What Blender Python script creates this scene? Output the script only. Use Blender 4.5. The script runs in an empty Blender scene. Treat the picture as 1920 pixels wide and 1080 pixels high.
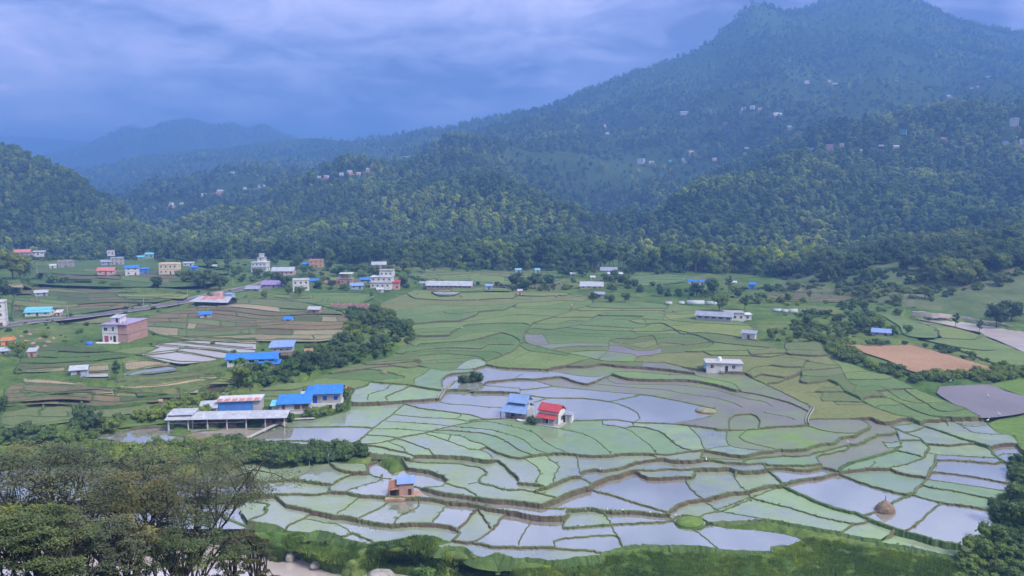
import bpy, bmesh, math, random
import numpy as np
from mathutils import Vector, Matrix
from mathutils.geometry import tessellate_polygon
random.seed(7); RNG = np.random.default_rng(7)
scene = bpy.context.scene
COL = scene.collection
# ------------------------------------------------------------------ camera
F = 1400.0; CH = 55.0; PHI = math.atan(170.0 / F); SP, CP = math.sin(PHI), math.cos(PHI)
cam = bpy.data.cameras.new('camera'); cam.sensor_width = 36.0; cam.lens = F / 1920 * 36
cam.clip_start = 0.5; cam.clip_end = 40000
camo = bpy.data.objects.new('camera', cam); COL.objects.link(camo)
camo.location = (0, 0, CH); camo.rotation_euler = (math.pi / 2 - PHI, 0, 0)
scene.camera = camo
# ------------------------------------------------------------------ sky
SUN_EL, SUN_AZ = math.radians(50), math.radians(122)
W = bpy.data.worlds.new('World'); scene.world = W; W.use_nodes = True
nt = W.node_tree; nt.nodes.clear()
def N(nt, typ, **kw):
    n = nt.nodes.new(typ)
    for k, v in kw.items():
        if k.startswith('i_'):
            n.inputs[k[2:].replace('_', ' ')].default_value = v
        else: setattr(n, k, v)
    return n
def ramp(nt, stops, interp='LINEAR'):
    r = nt.nodes.new('ShaderNodeValToRGB'); cr = r.color_ramp; cr.interpolation = interp
    while len(cr.elements) < len(stops): cr.elements.new(0.5)
    for e, (p, c) in zip(cr.elements, stops):
        e.position = p; e.color = (c[0], c[1], c[2], 1) if len(c) == 3 else c
    return r
def mixrgb(nt, fac, a, b, mode='MIX'):
    m = nt.nodes.new('ShaderNodeMix'); m.data_type = 'RGBA'; m.blend_type = mode
    for idx, v in ((0, fac), (6, a), (7, b)):
        if isinstance(v, (int, float)): m.inputs[idx].default_value = v
        elif isinstance(v, tuple): m.inputs[idx].default_value = (v[0], v[1], v[2], 1)
        else: nt.links.new(v, m.inputs[idx])
    return m.outputs[2]
def math_(nt, op, a, b=0.0, clamp=False):
    m = nt.nodes.new('ShaderNodeMath'); m.operation = op; m.use_clamp = clamp
    for i, v in enumerate((a, b)):
        if isinstance(v, (int, float)): m.inputs[i].default_value = v
        else: nt.links.new(v, m.inputs[i])
    return m.outputs[0]
SKY_STRENGTH = 1.0
def build_world():
    out = N(nt, 'ShaderNodeOutputWorld'); L = nt.links.new
    tc = N(nt, 'ShaderNodeTexCoord')
    sep = N(nt, 'ShaderNodeSeparateXYZ'); L(tc.outputs['Generated'], sep.inputs[0])
    sky = N(nt, 'ShaderNodeTexSky', sky_type='NISHITA', sun_disc=False, sun_elevation=SUN_EL, sun_rotation=SUN_AZ)
    # overcast deck: brightens smoothly from the hazy horizon to the zenith
    zc = math_(nt, 'MAXIMUM', sep.outputs[2], 0.0)
    deck = ramp(nt, [(0.0, (.39, .355, .51)), (.10, (.39, .355, .51)), (.22, (.375, .355, .515)), (.42, (.46, .465, .60)), (1.0, (.70, .72, .83))], 'EASE')
    L(zc, deck.inputs[0])
    # cloud texture on a flat layer overhead
    den = math_(nt, 'ADD', zc, 0.22)
    cx = math_(nt, 'DIVIDE', sep.outputs[0], den); cy = math_(nt, 'DIVIDE', sep.outputs[1], den)
    cmb = N(nt, 'ShaderNodeCombineXYZ'); L(cx, cmb.inputs[0]); L(cy, cmb.inputs[1])
    def noise(scale, detail, rough, off, dist=0.0):
        mp = N(nt, 'ShaderNodeMapping'); mp.inputs['Location'].default_value = off
        L(cmb.outputs[0], mp.inputs[0])
        n = N(nt, 'ShaderNodeTexNoise'); n.inputs['Scale'].default_value = scale
        n.inputs['Detail'].default_value = detail; n.inputs['Roughness'].default_value = rough
        n.inputs['Distortion'].default_value = dist
        L(mp.outputs[0], n.inputs[0]); return n.outputs[0]
    n1 = noise(.95, 6, .5, CLOUD_OFF, .6)
    n2 = noise(4.2, 8, .62, (3.1, 8.2, 0), .5)
    shade = ramp(nt, [(.40, (.22, .24, .36)), (.475, (.58, .62, .76)), (.54, (1.0, 1.0, 1.02)), (.61, (1.4, 1.34, 1.25)), (.68, (2.4, 2.2, 1.85))])
    s = math_(nt, 'ADD', math_(nt, 'MULTIPLY', n1, .64), math_(nt, 'MULTIPLY', n2, .36))
    L(s, shade.inputs[0])
    col = mixrgb(nt, 1.0, deck.outputs[0], shade.outputs[0], 'MULTIPLY')
    skys = mixrgb(nt, 1.0, sky.outputs[0], (.10, .10, .10), 'MULTIPLY')
    tot = mixrgb(nt, .10, col, skys)
    bg = N(nt, 'ShaderNodeBackground'); bg.inputs[1].default_value = SKY_STRENGTH
    L(tot, bg.inputs[0]); L(bg.outputs[0], out.inputs[0])
CLOUD_OFF = (5.3, 2.1, 0)
build_world()
sl = bpy.data.lights.new('sun', 'SUN'); sl.energy = 2.0; sl.angle = math.radians(14); sl.color = (1, .95, .86)
so = bpy.data.objects.new('sun', sl); COL.objects.link(so)
_d = Vector((math.cos(SUN_EL) * math.sin(SUN_AZ), math.cos(SUN_EL) * math.cos(SUN_AZ), math.sin(SUN_EL)))
so.rotation_euler = _d.to_track_quat('Z', 'Y').to_euler(); so.location = (0, 0, 400)
vs = scene.view_settings; vs.view_transform = 'Standard'; vs.look = 'None'; vs.gamma = 1.0; vs.use_curve_mapping = False
vs.exposure = 1.48
cy = scene.cycles
cy.use_denoising = True; cy.use_adaptive_sampling = True; cy.adaptive_threshold = .03
try: cy.denoiser = 'OPENIMAGEDENOISE'
except Exception: pass
cy.max_bounces = 5; cy.diffuse_bounces = 2; cy.glossy_bounces = 2; cy.transmission_bounces = 2
cy.volume_bounces = 0; cy.transparent_max_bounces = 4
cy.caustics_reflective = False; cy.caustics_refractive = False
cy.sample_clamp_indirect = 4.0
# ------------------------------------------------------------------ projection helpers (pixels are those of the 1920x1080 photograph)
def ray(u, v):
    r = (np.asarray(u, float) - 960) / F; p = (540 - np.asarray(v, float)) / F
    return r, CP + p * SP, -SP + p * CP
def at(u, v, z=0.0):
    x, y, zz = ray(u, v); t = (z - CH) / zz
    return np.stack(np.broadcast_arrays(x * t, y * t, np.asarray(z, float) + 0 * t), -1)
def atd(u, v, d):
    x, y, zz = ray(u, v); t = d / y
    return np.stack(np.broadcast_arrays(x * t, y * t, CH + zz * t), -1)
def proj(P):
    P = np.asarray(P, float); X, Y, Z = P[..., 0], P[..., 1], P[..., 2] - CH
    fw = Y * CP - Z * SP; up = Y * SP + Z * CP
    return 960 + F * X / fw, 540 - F * up / fw
def ppm(u, v, z=0.0):           # pixels per metre at a ground point
    P = at(u, v, z); fw = P[..., 1] * CP - (P[..., 2] - CH) * SP
    return F / fw
# ground heights: (u, v, z) seeds, inverse-distance blended
ZS = np.array([(750,560,2),(1000,560,2),(1300,560,2),(1000,640,1.2),(800,680,1),(1200,680,1),(1500,640,1.5),(1000,760,0),
 (1300,760,0),(1200,800,-.2),(800,800,-.3),(900,800,-.2),(1600,700,.6),(1750,760,.2),(1660,780,0),(1100,830,-.5),(1300,832,-.4),
 (1450,815,-.2),(1480,780,0),(1560,800,-.2),(700,800,-.3),(740,840,-.9),(840,835,-.8),(900,850,-1),(1000,835,-.6),(1380,845,-.6),
 (1140,872,-1.2),(950,870,-1.4),(1020,870,-1.4),(1060,880,-1.5),(1280,856,-1.1),(1350,856,-1.1),
 (1230,875,-2.5),(1340,872,-2.5),(1060,905,-2.7),(1120,895,-2.6),(1400,875,-2.4),(1480,868,-2.0),(1560,845,-1.6),(1590,830,-1.2),(1500,856,-1.6),
 (1290,920,-4.3),(1140,950,-4.3),(1400,905,-4),(1200,900,-4.1),(1470,890,-3.8),(1350,890,-3.8),(890,905,-2.6),(960,905,-2.4),(840,900,-2.6),(760,870,-1.9),(830,875,-1.7),(780,890,-2.4),(910,925,-3.2),(980,935,-3.6),
 (1550,860,-2.9),(1600,890,-4),(1590,930,-4.5),(1800,900,-4),(1700,930,-4.5),(1800,980,-4.9),(1830,850,-3.2),(1750,830,-2.4),(1700,800,-.9),(1640,810,-1.2),(1880,820,-1.8),(1800,800,-.8),
 (1650,840,-2.6),(1700,860,-3),(1430,930,-5),(1500,960,-5.4),(1600,990,-5.6),(1380,950,-5.2),(1320,955,-5.2),(1100,965,-5.4),(1160,985,-5.8),(950,985,-5.8),(1330,990,-6),
 (1100,1020,-6.2),(1400,1010,-6.2),(650,930,-4.8),(560,920,-4.6),(800,955,-5.2),(750,920,-4.6),(880,965,-5.3),(620,955,-5.2),(650,990,-6.3),(750,1000,-6.4),(850,1000,-6.2),(560,985,-6),(1000,1045,-7.2),(900,1040,-7.2),(550,960,-5.6),
 (600,1026,-9.5),(560,1062,-12),(300,1060,-12),(760,1080,-16),(900,1075,-15),(1300,1065,-8),(1600,1040,-7.2),(1700,1065,-8),(1850,1040,-7.4),(1100,1075,-9),(500,1005,-8),(460,1030,-11),(200,1000,-11.5),(0,1000,-11.5),(350,1000,-11),
 (200,640,4.2),(400,600,4.2),(600,600,4.2),(100,560,6),(300,500,8),(30,500,12),(450,680,3.8),(200,690,3.6),(300,720,2.6),(200,750,1.8),(100,800,.5),(330,770,.6),(300,825,-.5),
 (420,815,-.5),(560,790,-.4),(620,770,-.3),(620,830,-.7),(500,835,-.8),(500,790,0),(600,745,.4),(560,735,.6),(700,720,.7),(620,700,1.4),(760,640,2.4),(700,600,3.6),(680,640,3.4),(560,690,3),
 (600,868,-3.4),(480,885,-4.4),(520,862,-2.2),(660,862,-2.6),(440,845,-1.4),(300,850,-2.5),(100,850,-3),
 (560,520,6),(720,520,5),(850,530,3.4),(1000,510,3),(1200,520,3),(1400,540,3),(1500,580,2.6),(1500,600,2),(1850,620,-1),(1700,590,1),(1640,640,1),(1800,640,0),(1600,600,1.6),(1740,660,.6),(1850,700,.2),(1900,740,0),(1900,800,-.6),
 (640,555,4.6),(500,560,4.8),(420,540,5.4),(0,640,4.6),(0,720,2.8),(0,590,5.6)], float)
_m = (ZS[:, 2] < 0) & (ZS[:, 2] > -9.6) & (ZS[:, 1] > 820) | (ZS[:, 2] < -14.5); ZS[_m, 2] *= .46; ZS[ZS[:, 2] < -10, 2] *= .62
def zidw(u, v, pw=2.2):
    u = np.atleast_1d(np.asarray(u, float)); v = np.atleast_1d(np.asarray(v, float))
    sh = u.shape; u = u.ravel(); v = v.ravel(); out = np.empty(len(u))
    for i in range(0, len(u), 20000):
        du = (u[i:i+20000, None] - ZS[:, 0]) * .55; dv = v[i:i+20000, None] - ZS[:, 1]
        w = 1.0 / (du * du + dv * dv + 30.0) ** pw
        out[i:i+20000] = (w * ZS[:, 2]).sum(1) / w.sum(1)
    return out.reshape(sh)
def gpt(u, v, dz=0.0):
    z = float(zidw(u, v)[0]); p = at(u, v, z); return Vector((p[0], p[1], p[2] + dz))
# ------------------------------------------------------------------ object helpers
def link(o, parent=None):
    COL.objects.link(o)
    if parent is not None: o.parent = parent
    return o
def meshobj(name, verts, faces, mats, parent=None, smooth=False, midx=None):
    me = bpy.data.meshes.new(name)
    if isinstance(verts, np.ndarray): verts = verts.tolist()
    if isinstance(faces, np.ndarray): faces = faces.tolist()
    me.from_pydata(verts, [], faces)
    for m in (mats if isinstance(mats, (list, tuple)) else [mats]): me.materials.append(m)
    if midx is not None: me.polygons.foreach_set('material_index', np.asarray(midx, np.int32))
    if smooth: me.polygons.foreach_set('use_smooth', np.ones(len(me.polygons), bool))
    me.update()
    return link(bpy.data.objects.new(name, me), parent)
def tag(o, label=None, cat=None, group=None, kind=None):
    if label: o['label'] = label
    if cat: o['category'] = cat
    if group: o['group'] = group
    if kind: o['kind'] = kind
    return o
def empty(name, loc, rz=0.0, sc=1.0):
    o = bpy.data.objects.new(name, None); o.empty_display_size = .5; link(o)
    o.location = loc; o.rotation_euler = (0, 0, rz); o.scale = (sc, sc, sc); return o
# ------------------------------------------------------------------ materials
MATS = {}
def newmat(name):
    m = bpy.data.materials.new(name); m.use_nodes = True; t = m.node_tree; t.nodes.clear()
    out = N(t, 'ShaderNodeOutputMaterial'); b = N(t, 'ShaderNodeBsdfPrincipled'); t.links.new(b.outputs[0], out.inputs[0])
    b.inputs['Specular IOR Level'].default_value = .25
    MATS[name] = m; return m, t, b, out
def tex(t, scale, detail=4, rough=.55, coord='pos', stretch=None, dist=0.0):
    if coord == 'pos': src = N(t, 'ShaderNodeNewGeometry').outputs['Position']
    else: src = N(t, 'ShaderNodeTexCoord').outputs['Object']
    if stretch:
        mp = N(t, 'ShaderNodeMapping'); mp.inputs['Scale'].default_value = stretch; t.links.new(src, mp.inputs[0]); src = mp.outputs[0]
    n = N(t, 'ShaderNodeTexNoise'); n.inputs['Scale'].default_value = scale; n.inputs['Detail'].default_value = detail
    n.inputs['Roughness'].default_value = rough; n.inputs['Distortion'].default_value = dist
    t.links.new(src, n.inputs[0]); return n.outputs[0]
def pmat(name, c1, c2, scale=1.0, rough=.9, bump=0.0, coord='pos', c3=None, fine=0.0, rand=0.0, spec=.25, lo=.35, hi=.65):
    m, t, b, out = newmat(name); L = t.links.new
    n = tex(t, scale, 5, .6, coord)
    st = [(lo, c1), (hi, c2)] if c3 is None else [(lo, c1), ((lo + hi) / 2, c2), (hi, c3)]
    r = ramp(t, st); L(n, r.inputs[0]); col = r.outputs[0]
    if fine > 0:
        n2 = tex(t, scale * 9, 3, .6, coord); r2 = ramp(t, [(.3, (1 - fine,) * 3), (.7, (1 + fine,) * 3)]); L(n2, r2.inputs[0])
        col = mixrgb(t, 1.0, col, r2.outputs[0], 'MULTIPLY')
    if rand > 0:
        oi = N(t, 'ShaderNodeObjectInfo'); r3 = ramp(t, [(0, (1 - rand, 1 - rand * .8, 1 - rand)), (1, (1 + rand, 1 + rand * .8, 1 + rand * .3))])
        L(oi.outputs['Random'], r3.inputs[0]); col = mixrgb(t, 1.0, col, r3.outputs[0], 'MULTIPLY')
    L(col, b.inputs['Base Color']); b.inputs['Roughness'].default_value = rough; b.inputs['Specular IOR Level'].default_value = spec
    if bump > 0:
        bp = N(t, 'ShaderNodeBump'); bp.inputs['Strength'].default_value = bump; bp.inputs['Distance'].default_value = .1
        L(tex(t, scale * 5, 4, .6, coord), bp.inputs['Height']); L(bp.outputs[0], b.inputs['Normal'])
    return m
# ------------------------------------------------------------------ paddy bunds, traced region by region (origin and scale of each region)
REG = {'R6': (440,650,4), 'R7': (880,700,4), 'R8': (1340,700,4), 'B2': (440,810,4), 'B3': (880,810,4), 'B4': (1440,810,4), 'R3': (880,480,4),
       'Z1': (680,530,6), 'Z2': (960,530,6), 'Z3': (1240,560,6), 'Z4': (1500,560,4.571), 'Z5': (1480,700,4.3545), 'R1': (0,440,4), 'R5': (0,650,4), 'P': (0,0,1)}
LINES = '''
R6 960,110 700,190 440,250 200,310 0,375
R6 700,200 870,175 1030,170 1110,190 1240,225
R6 480,240 680,225 850,240 1000,265 1170,280 1320,290 1450,315 1560,335
R6 190,325 420,330 560,300 700,300 840,300 900,320
R6 0,375 100,400 330,400 480,370 560,300
R6 160,370 420,375
R6 1170,285 1130,320 1010,360 995,418
R6 1310,300 1180,350 1130,380 1145,412
R6 1460,190 1350,240 1350,295
R6 900,320 870,435 1050,425 1270,410 1400,408 1510,400
R6 900,320 1000,290 1010,268
R6 1280,410 1180,510 1050,600 880,755 w.7
R6 350,610 600,605 850,600 1040,610 w.7
R6 100,710 500,712 880,720 w.7
R6 30,735 150,670 300,600 400,560 600,545 750,510 850,480 870,435 w1.2
R6 60,740 400,752 860,765 w.7
R6 30,735 60,740
R6 1280,425 1400,465 1600,490 1750,512
R6 1190,508 1400,530 1650,540 1700,515
R6 1700,548 1760,560
R6 1650,540 1700,548
R6 1120,560 1400,575 1650,598 1760,605
R6 1050,615 1250,620 1480,635
R6 1500,622 1760,635
R6 900,750 1100,720 1250,680 1450,640 1650,590 1800,560 R7 0,352 130,345 w.7
R6 990,660 1130,670 1250,695 1380,745 1450,770 1495,808
R6 1430,650 1600,705 1730,755 1760,765
R6 1470,640 1700,670 1760,700
R6 1600,705 1620,680
R6 1150,715 1240,745 1300,785
R6 870,760 1050,745 1200,775 1290,795 1340,825
R6 1340,825 1500,820 1700,825 1760,830
R6 860,800 1000,810 1150,808 1250,830 1330,850 1400,860 1600,860 1760,870 w.9
R6 870,760 860,800
R6 1340,825 1330,850
R6 1180,915 1280,895 1390,912 1490,925 1570,965 1600,1000 1590,1020 1690,1055 1760,1062
R6 1250,830 1300,890
R6 1060,835 1110,870 1180,915
R6 1000,930 1080,960 1160,970
R6 1000,930 985,880
R6 1060,835 985,880
R6 1560,1040 1600,1010
R6 1520,395 1580,320 1650,255 w.7
R6 1510,400 1600,430 1750,440 R7 0,240 150,255 290,258
R6 1580,335 1620,320 1800,335 R7 0,145 250,150 450,165 580,182 850,188 1050,215 1180,255 1265,305 1275,345 1240,368
R7 130,65 350,47 480,50 580,38 690,28 800,70 885,82 925,65
R7 130,65 90,95 250,115 390,125 520,112 640,98
R7 480,50 640,98 900,122 1290,155 1560,205 1750,245 1840,262
R7 330,48 400,5
R7 375,122 378,155
R7 1050,215 1160,190 1290,155
R7 490,215 590,190
R7 250,340 500,350 780,358 1000,352 1120,352 1250,370 1500,380 1700,400 1920,432
R7 130,345 250,340
R7 1540,380 1680,355 1820,320 1840,262
R7 0,312 100,340 130,345
R7 0,360 150,360 330,400 470,440 540,490 600,535 740,608
R7 0,405 150,420 300,460 410,500 480,560 590,608
R7 0,435 130,450 260,500 350,560 480,620
R7 0,503 90,530 140,555 210,595 300,630 380,640 480,620 590,610 740,608 900,625 1070,625 1130,615 1400,630 1550,605 1680,585 1760,575 w.7
R7 560,395 760,430 900,470 990,530 1040,585 1068,624
R7 1000,352 1010,385 1100,395 1200,425 1290,490 1350,545 1405,628
R7 1160,405 1230,395 1330,405 1440,440 1520,510 1600,560 1690,582
R7 1230,370 1230,395
R7 1640,398 1720,470 1770,573 1840,565
R7 1760,575 1840,600
R7 0,572 60,575 130,555
R7 60,575 140,595 170,640
R7 0,630 140,655 180,645 240,660 310,730 370,800 375,830 480,850 560,862
R7 410,645 480,680 530,730 520,790 495,850
R7 570,632 650,670 670,705 640,770 635,845
R7 810,622 825,740 840,785
R7 840,748 1000,725 1150,700 1400,660 1550,655 1750,655 1840,658 w.8
R7 1380,630 1420,660
R7 1730,632 1840,636
R7 1755,577 1730,632 1735,655
R7 910,830 1060,770 1240,745 1480,720 1680,710 1840,713 w.8
R7 505,905 640,845 760,795 830,785 870,800 915,828 w.8
R7 560,862 520,890 505,905
R7 0,678 80,690 130,735 75,800 80,825 260,875 370,885 500,910 590,930 660,945 w.8
R7 0,830 75,815
R7 0,885 50,915 60,935
R7 545,1000 660,950 720,910 830,870 900,850 915,828 w.8
R7 915,845 1100,925 1300,995 1490,1058 w.7
R7 1240,750 1350,800 1500,785 1650,785
R7 1680,712 1685,770 1625,815 1650,860 1760,960
R7 1490,1058 1580,990 1680,965 1760,960 1920,925 w.8
R7 1760,960 1840,1015 1890,1040
R6 1400,1065 1560,1040
R6 1350,1045 1500,1090 1700,1120 1800,1135 R7 150,955 350,975 530,1000 720,1035 950,1030 1200,1045 1490,1075 1490,1058 w1.0
R8 250,15 360,75 500,145 620,205 715,250 735,268 705,315 692,350 695,390 w1.0
R8 0,182 130,220 210,262
R8 0,432 150,430 300,420 500,400 695,390 w1.0
R8 370,295 450,310 540,325 605,350
R8 110,428 100,370 150,320 290,310 345,360 330,418
R8 100,432 85,490 120,545 300,580 420,602
R8 240,424 185,480 240,515 350,545 470,582
R8 0,565 120,548
R8 0,595 100,610 240,625 330,605 420,602 470,588 560,590 680,580 800,545 900,530 940,490 1050,475 1090,460 1180,430 w.8
R8 695,390 800,425 950,450 1075,465
R8 695,345 850,345 1000,345 1110,372 1160,420 1150,440
R8 1000,345 1090,345 1210,322
R8 1340,462 1210,475 1180,490 1080,520 1000,530 900,560 760,600 640,618 500,622 420,632 240,650 210,690 w.8
R8 1380,500 1340,520 1260,520
R8 0,632 120,640 240,650
R8 0,658 230,685 360,678 400,695 560,690 800,690 w.8
R8 0,713 100,718 210,735 400,725 650,725 800,705 w.8
R8 1010,560 900,580 760,640 800,690
R8 1400,545 1360,575 1200,620 1000,690 925,745 w1.2
R8 800,705 880,725 925,750 1100,820 1300,885 1450,920 w.7
R8 0,945 120,905 250,895 400,855 510,835 650,795 780,770 925,750 w.9
R8 365,670 385,715 440,760 515,835 w.7
R8 150,785 200,850 255,895
R8 150,785 160,735
R8 0,1025 140,980 262,925 262,895
R8 265,930 400,965 560,1010 760,1072 B4 630,695 740,680 720,645
R8 515,835 640,905 760,970 900,1015 1090,1075 B4 690,640 950,740 1150,800 1440,890 w1.2
R8 0,1025 B4 0,655 200,690 410,735 550,760 840,825 1000,860 1200,910 1440,945 1455,900 1440,890 w.51
R8 1270,520 1300,560 1400,545
B4 720,645 830,595 920,540 1010,490 1075,472 1130,420 1190,350 1220,280 1255,240 1260,200 1262,150 w.7
B4 1075,472 1300,530 1500,560 1690,595
B4 1020,755 1100,710 1200,610 1290,530
B4 545,758 640,700
B4 840,822 950,745
B4 1450,890 1600,800 1685,720 1670,610 1700,570 1790,490 1812,400 1812,270 1750,225
B4 990,63 1160,60
B4 1185,150 1450,180 1720,195
B4 1260,203 1450,215 1745,240 w.8
B4 1225,300 1500,335 1810,388
B4 1205,357 1500,400 1812,445
B4 1170,412 1400,440 1640,495 1770,522
Z5 720,380 830,430 890,500 905,545 925,580
Z5 830,425 950,420 1010,405
Z5 940,472 1100,465
Z5 840,435 960,490 1060,530 1140,600 1120,640 1090,690 960,740 800,775 600,795 400,822 w.7
Z5 1110,572 1300,585 1510,580
Z5 905,545 1070,545
Z5 820,780 950,825 1125,860
Z5 880,635 1000,660 1095,690
Z5 700,735 640,788
Z5 1078,419 1200,460 1350,510 1500,575 1620,610 1700,690 1760,725 w1.2
Z5 1080,395 1270,388 1350,395 1500,480 1640,525 1850,525
Z5 1370,405 1450,425 1620,430
Z5 1640,600 1860,600
Z5 1700,650 1910,665
Z5 1760,725 1880,728 1910,660
Z5 1270,388 1560,375
Z5 1611,414 1680,480 1800,520 1850,560 1870,600 1910,640 1910,665
Z4 0,375 170,375 200,430 260,515 350,590 400,680 470,740 560,745 680,750 750,785 840,850 900,875 1080,890
Z4 250,500 350,540 470,570 560,605 760,660 980,770 1160,840 1280,890 1400,950 1510,1020 1600,1065 1617,1080
Z4 400,690 600,690 790,690
Z4 460,795 700,790 800,780 1000,775
Z4 540,850 740,850 850,890 970,950 1150,1010 1250,1045 1270,1090
Z4 650,912 850,910 1080,890 1280,887
Z4 900,785 1000,850 1080,890 1200,960 1410,975
Z4 640,792 700,830 740,850
Z4 1100,985 1300,1040 1540,1042
Z4 400,630 560,625 690,640
Z4 245,690 330,720 380,780 480,840 560,890 640,930 800,985 960,1050 1040,1085 w1.2
Z4 480,740 460,795
Z4 640,1055 720,1060 860,1050 960,1050
Z4 0,440 190,445
Z4 0,480 230,490
Z4 20,530 90,530 250,575 330,570
Z4 40,610 340,600
Z4 20,660 240,665 370,640
Z4 40,540 20,610 20,660 0,700 60,720 245,690
Z4 200,880 420,885 560,890
Z4 280,915 500,915 590,905
Z4 60,800 180,800 390,790
Z4 130,760 300,755 350,735
Z4 200,880 180,850 200,810 190,800
Z1 570,560 600,580 560,660 480,690 300,790 150,840 0,880
Z1 1000,100 1000,60 820,75 600,90 400,160 200,240 260,330 480,430 570,520 570,560
Z1 1000,100 1300,95 1600,95 1680,110
Z1 500,130 600,185 900,180 1100,175 1500,180 1920,190
Z1 250,330 450,310 700,260 900,240 1200,250 1500,260 1700,235 Z2 20,230 200,225 420,215 500,200 850,210
Z1 270,385 500,370 750,345 950,310 1250,290 1480,295 1620,290 1720,255 1740,235
Z1 900,350 1080,345 1300,325 1600,310 1650,285
Z1 520,455 650,450 900,430 1060,430 1200,390 1290,350 1300,325
Z1 1060,430 1350,410 1500,390 1700,365 1920,360
Z1 590,520 850,505 1080,505 1170,465 1500,460 1870,470
Z1 600,560 850,555 980,560 1080,510
Z1 610,590 980,590 985,560
Z1 610,630 1000,632 1140,580 1350,560 1550,565 1700,610 1760,650 1780,690
Z1 600,665 900,660 1200,650 1450,595 1560,570
Z1 1300,632 1700,635
Z1 540,690 1100,690 1400,680 1720,685
Z1 420,755 800,740 1000,735 1340,745 1400,700 1700,705
Z1 370,770 700,770 1000,765 1230,770 1560,785
Z1 150,840 450,835 700,820 950,800 1300,830 1390,885
Z1 0,890 300,880 560,890 830,870 1180,845 1280,840
Z1 0,920 300,915 540,905 850,905 1100,890 1150,890
Z1 0,975 80,965 320,930 500,960 620,945 740,960 900,985 1050,985
Z1 560,892 740,960
Z1 830,870 835,905
Z1 640,880 620,822
Z1 1040,970 1150,890 1270,850 1390,885 1390,920 1240,970 1040,975
Z1 80,965 300,1010 480,1075 R6 1000,265
Z1 1390,890 1550,830 1700,760 1760,700 Z2 90,690 150,670 w.8
Z2 920,230 820,275 660,320 480,380 330,430 220,475 170,540 130,600 150,670 300,715 500,770 800,830 1000,875 1150,885 1400,890 1660,900 Z3 0,710 250,770 520,815 800,845 960,850 1100,935 R8 250,15 w1.1
Z1 1680,110 Z2 250,120 600,125 860,160 920,230
Z2 920,230 1100,215 1350,205 1600,235 1760,270 1720,300 1720,345
Z2 0,150 350,160 480,150 640,155
Z2 600,125 720,150 870,165
Z2 20,270 400,260 560,225 640,205
Z2 20,290 450,290 640,305 700,312
Z2 0,360 200,360 440,380 480,382
Z2 0,520 190,520
Z2 850,285 1100,285 1450,290 1725,295
Z2 720,318 1000,315 1200,305 1715,315
Z2 300,470 500,470 660,425 840,430 960,365 1090,325 1300,330 1715,342
Z2 250,465 300,470
Z2 460,390 860,390 920,395
Z2 970,370 1250,365 1500,375
Z2 190,525 280,520 440,530 750,475 980,405 1150,405 1360,415 1500,375
Z2 170,580 330,580 440,535
Z2 760,475 1000,490 1380,515 1510,490 1480,410 1360,415
Z2 620,505 900,530 1300,545 1380,515
Z2 440,535 700,565 930,575 1240,585 1310,550
Z2 330,580 380,590 600,590 900,605 1150,615 1240,585
Z2 350,590 420,690
Z2 280,710 430,690 480,685 750,680 1080,685 1090,655 1150,615
Z2 430,745 700,715 1085,720
Z2 610,785 690,775 900,765 1080,770
Z2 1080,685 1080,770 960,865
Z2 1080,770 1250,790 1400,810
Z2 1090,655 1170,630 1380,635 1420,610 1600,600 Z3 -40,520 0,520
Z2 1300,548 1500,555 1700,545 Z3 130,350 300,380 450,420 620,490 900,520 1240,550 1330,560
Z2 1360,580 1600,580 Z3 300,390 450,420
Z2 1100,655 1230,685 1300,690 1450,670 1600,640 Z3 120,432 430,432 480,425
Z2 1085,710 1250,715 1400,760 1600,760 Z3 0,545 200,525 310,520 520,480 610,490
Z2 1290,695 1500,740 Z3 0,500 310,520
Z2 1390,855 1440,825 1580,815 1650,795 Z3 0,615 270,600 330,575 520,550 600,505
Z2 1390,855 1380,888
Z2 1510,490 1540,465 1700,455 Z3 250,400 300,380
Z2 1300,455 1540,465
Z2 1480,410 1700,420 1720,345 Z3 100,240 430,270 800,290 1000,300
Z3 0,250 300,210 440,200
Z3 0,130 100,160 300,130 440,150
Z3 0,175 250,180 440,160
Z3 0,320 300,290 430,270
Z3 330,385 520,385 750,410 900,440 1100,480 1240,500 1250,550
Z3 1000,300 1060,380 1100,480
Z2 1760,270 Z3 100,50 300,80 700,120 760,200 1000,300
Z3 270,603 480,600 700,590 1000,575 1230,560
Z3 480,600 560,640 700,640 1000,635 1220,645 1400,605
Z3 980,580 1010,628 1200,615 1400,605 1420,570 1330,560
Z3 1420,570 1800,580
Z3 1400,605 1460,620 1850,640
Z3 1410,600 1400,500 1600,495
Z3 960,850 1030,780 1210,745 1400,765 1600,770
Z3 1350,650 1210,745
Z3 1350,640 1660,690 1720,700
Z3 1600,770 1530,835 1400,890 1180,860 1060,860
Z3 1180,950 1300,945 1400,890
Z3 0,600 0,520
Z2 90,705 200,765 400,790 660,825
Z2 0,870 100,815 210,765 320,725
Z2 400,965 600,935 800,880 880,850
Z2 600,935 820,940 1000,910 1150,920 1300,935 1450,935 1480,893
Z1 1390,920 1560,955 Z2 0,965 350,980 500,1000 700,1040 850,1055 940,1050 1060,1035 1170,995 1400,995 R3 1440,880 Z3 100,852 300,870 500,910 700,955 840,1000 R8 180,140 330,165 560,225 692,280
R3 1040,800 1100,820 1300,830 1500,850 1700,890 1560,825
R3 1060,870 1200,910 1440,922 Z3 300,930 600,985 840,1055 R8 180,150
R3 1030,895 1100,935 1300,940 1440,950 Z3 300,980 620,1030 R8 130,160 250,195 370,215 440,250
R7 925,65 1200,85 1440,115 1600,150 1840,182
R7 925,65 R3 1030,890
Z1 1240,970 1255,1000 1150,1010 1000,1020 900,1070 R6 1560,335 1580,320
B2 130,375 300,370 430,358 520,320 600,245
B2 430,358 560,385 730,402
B2 690,455 750,390 820,340 880,302
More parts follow.
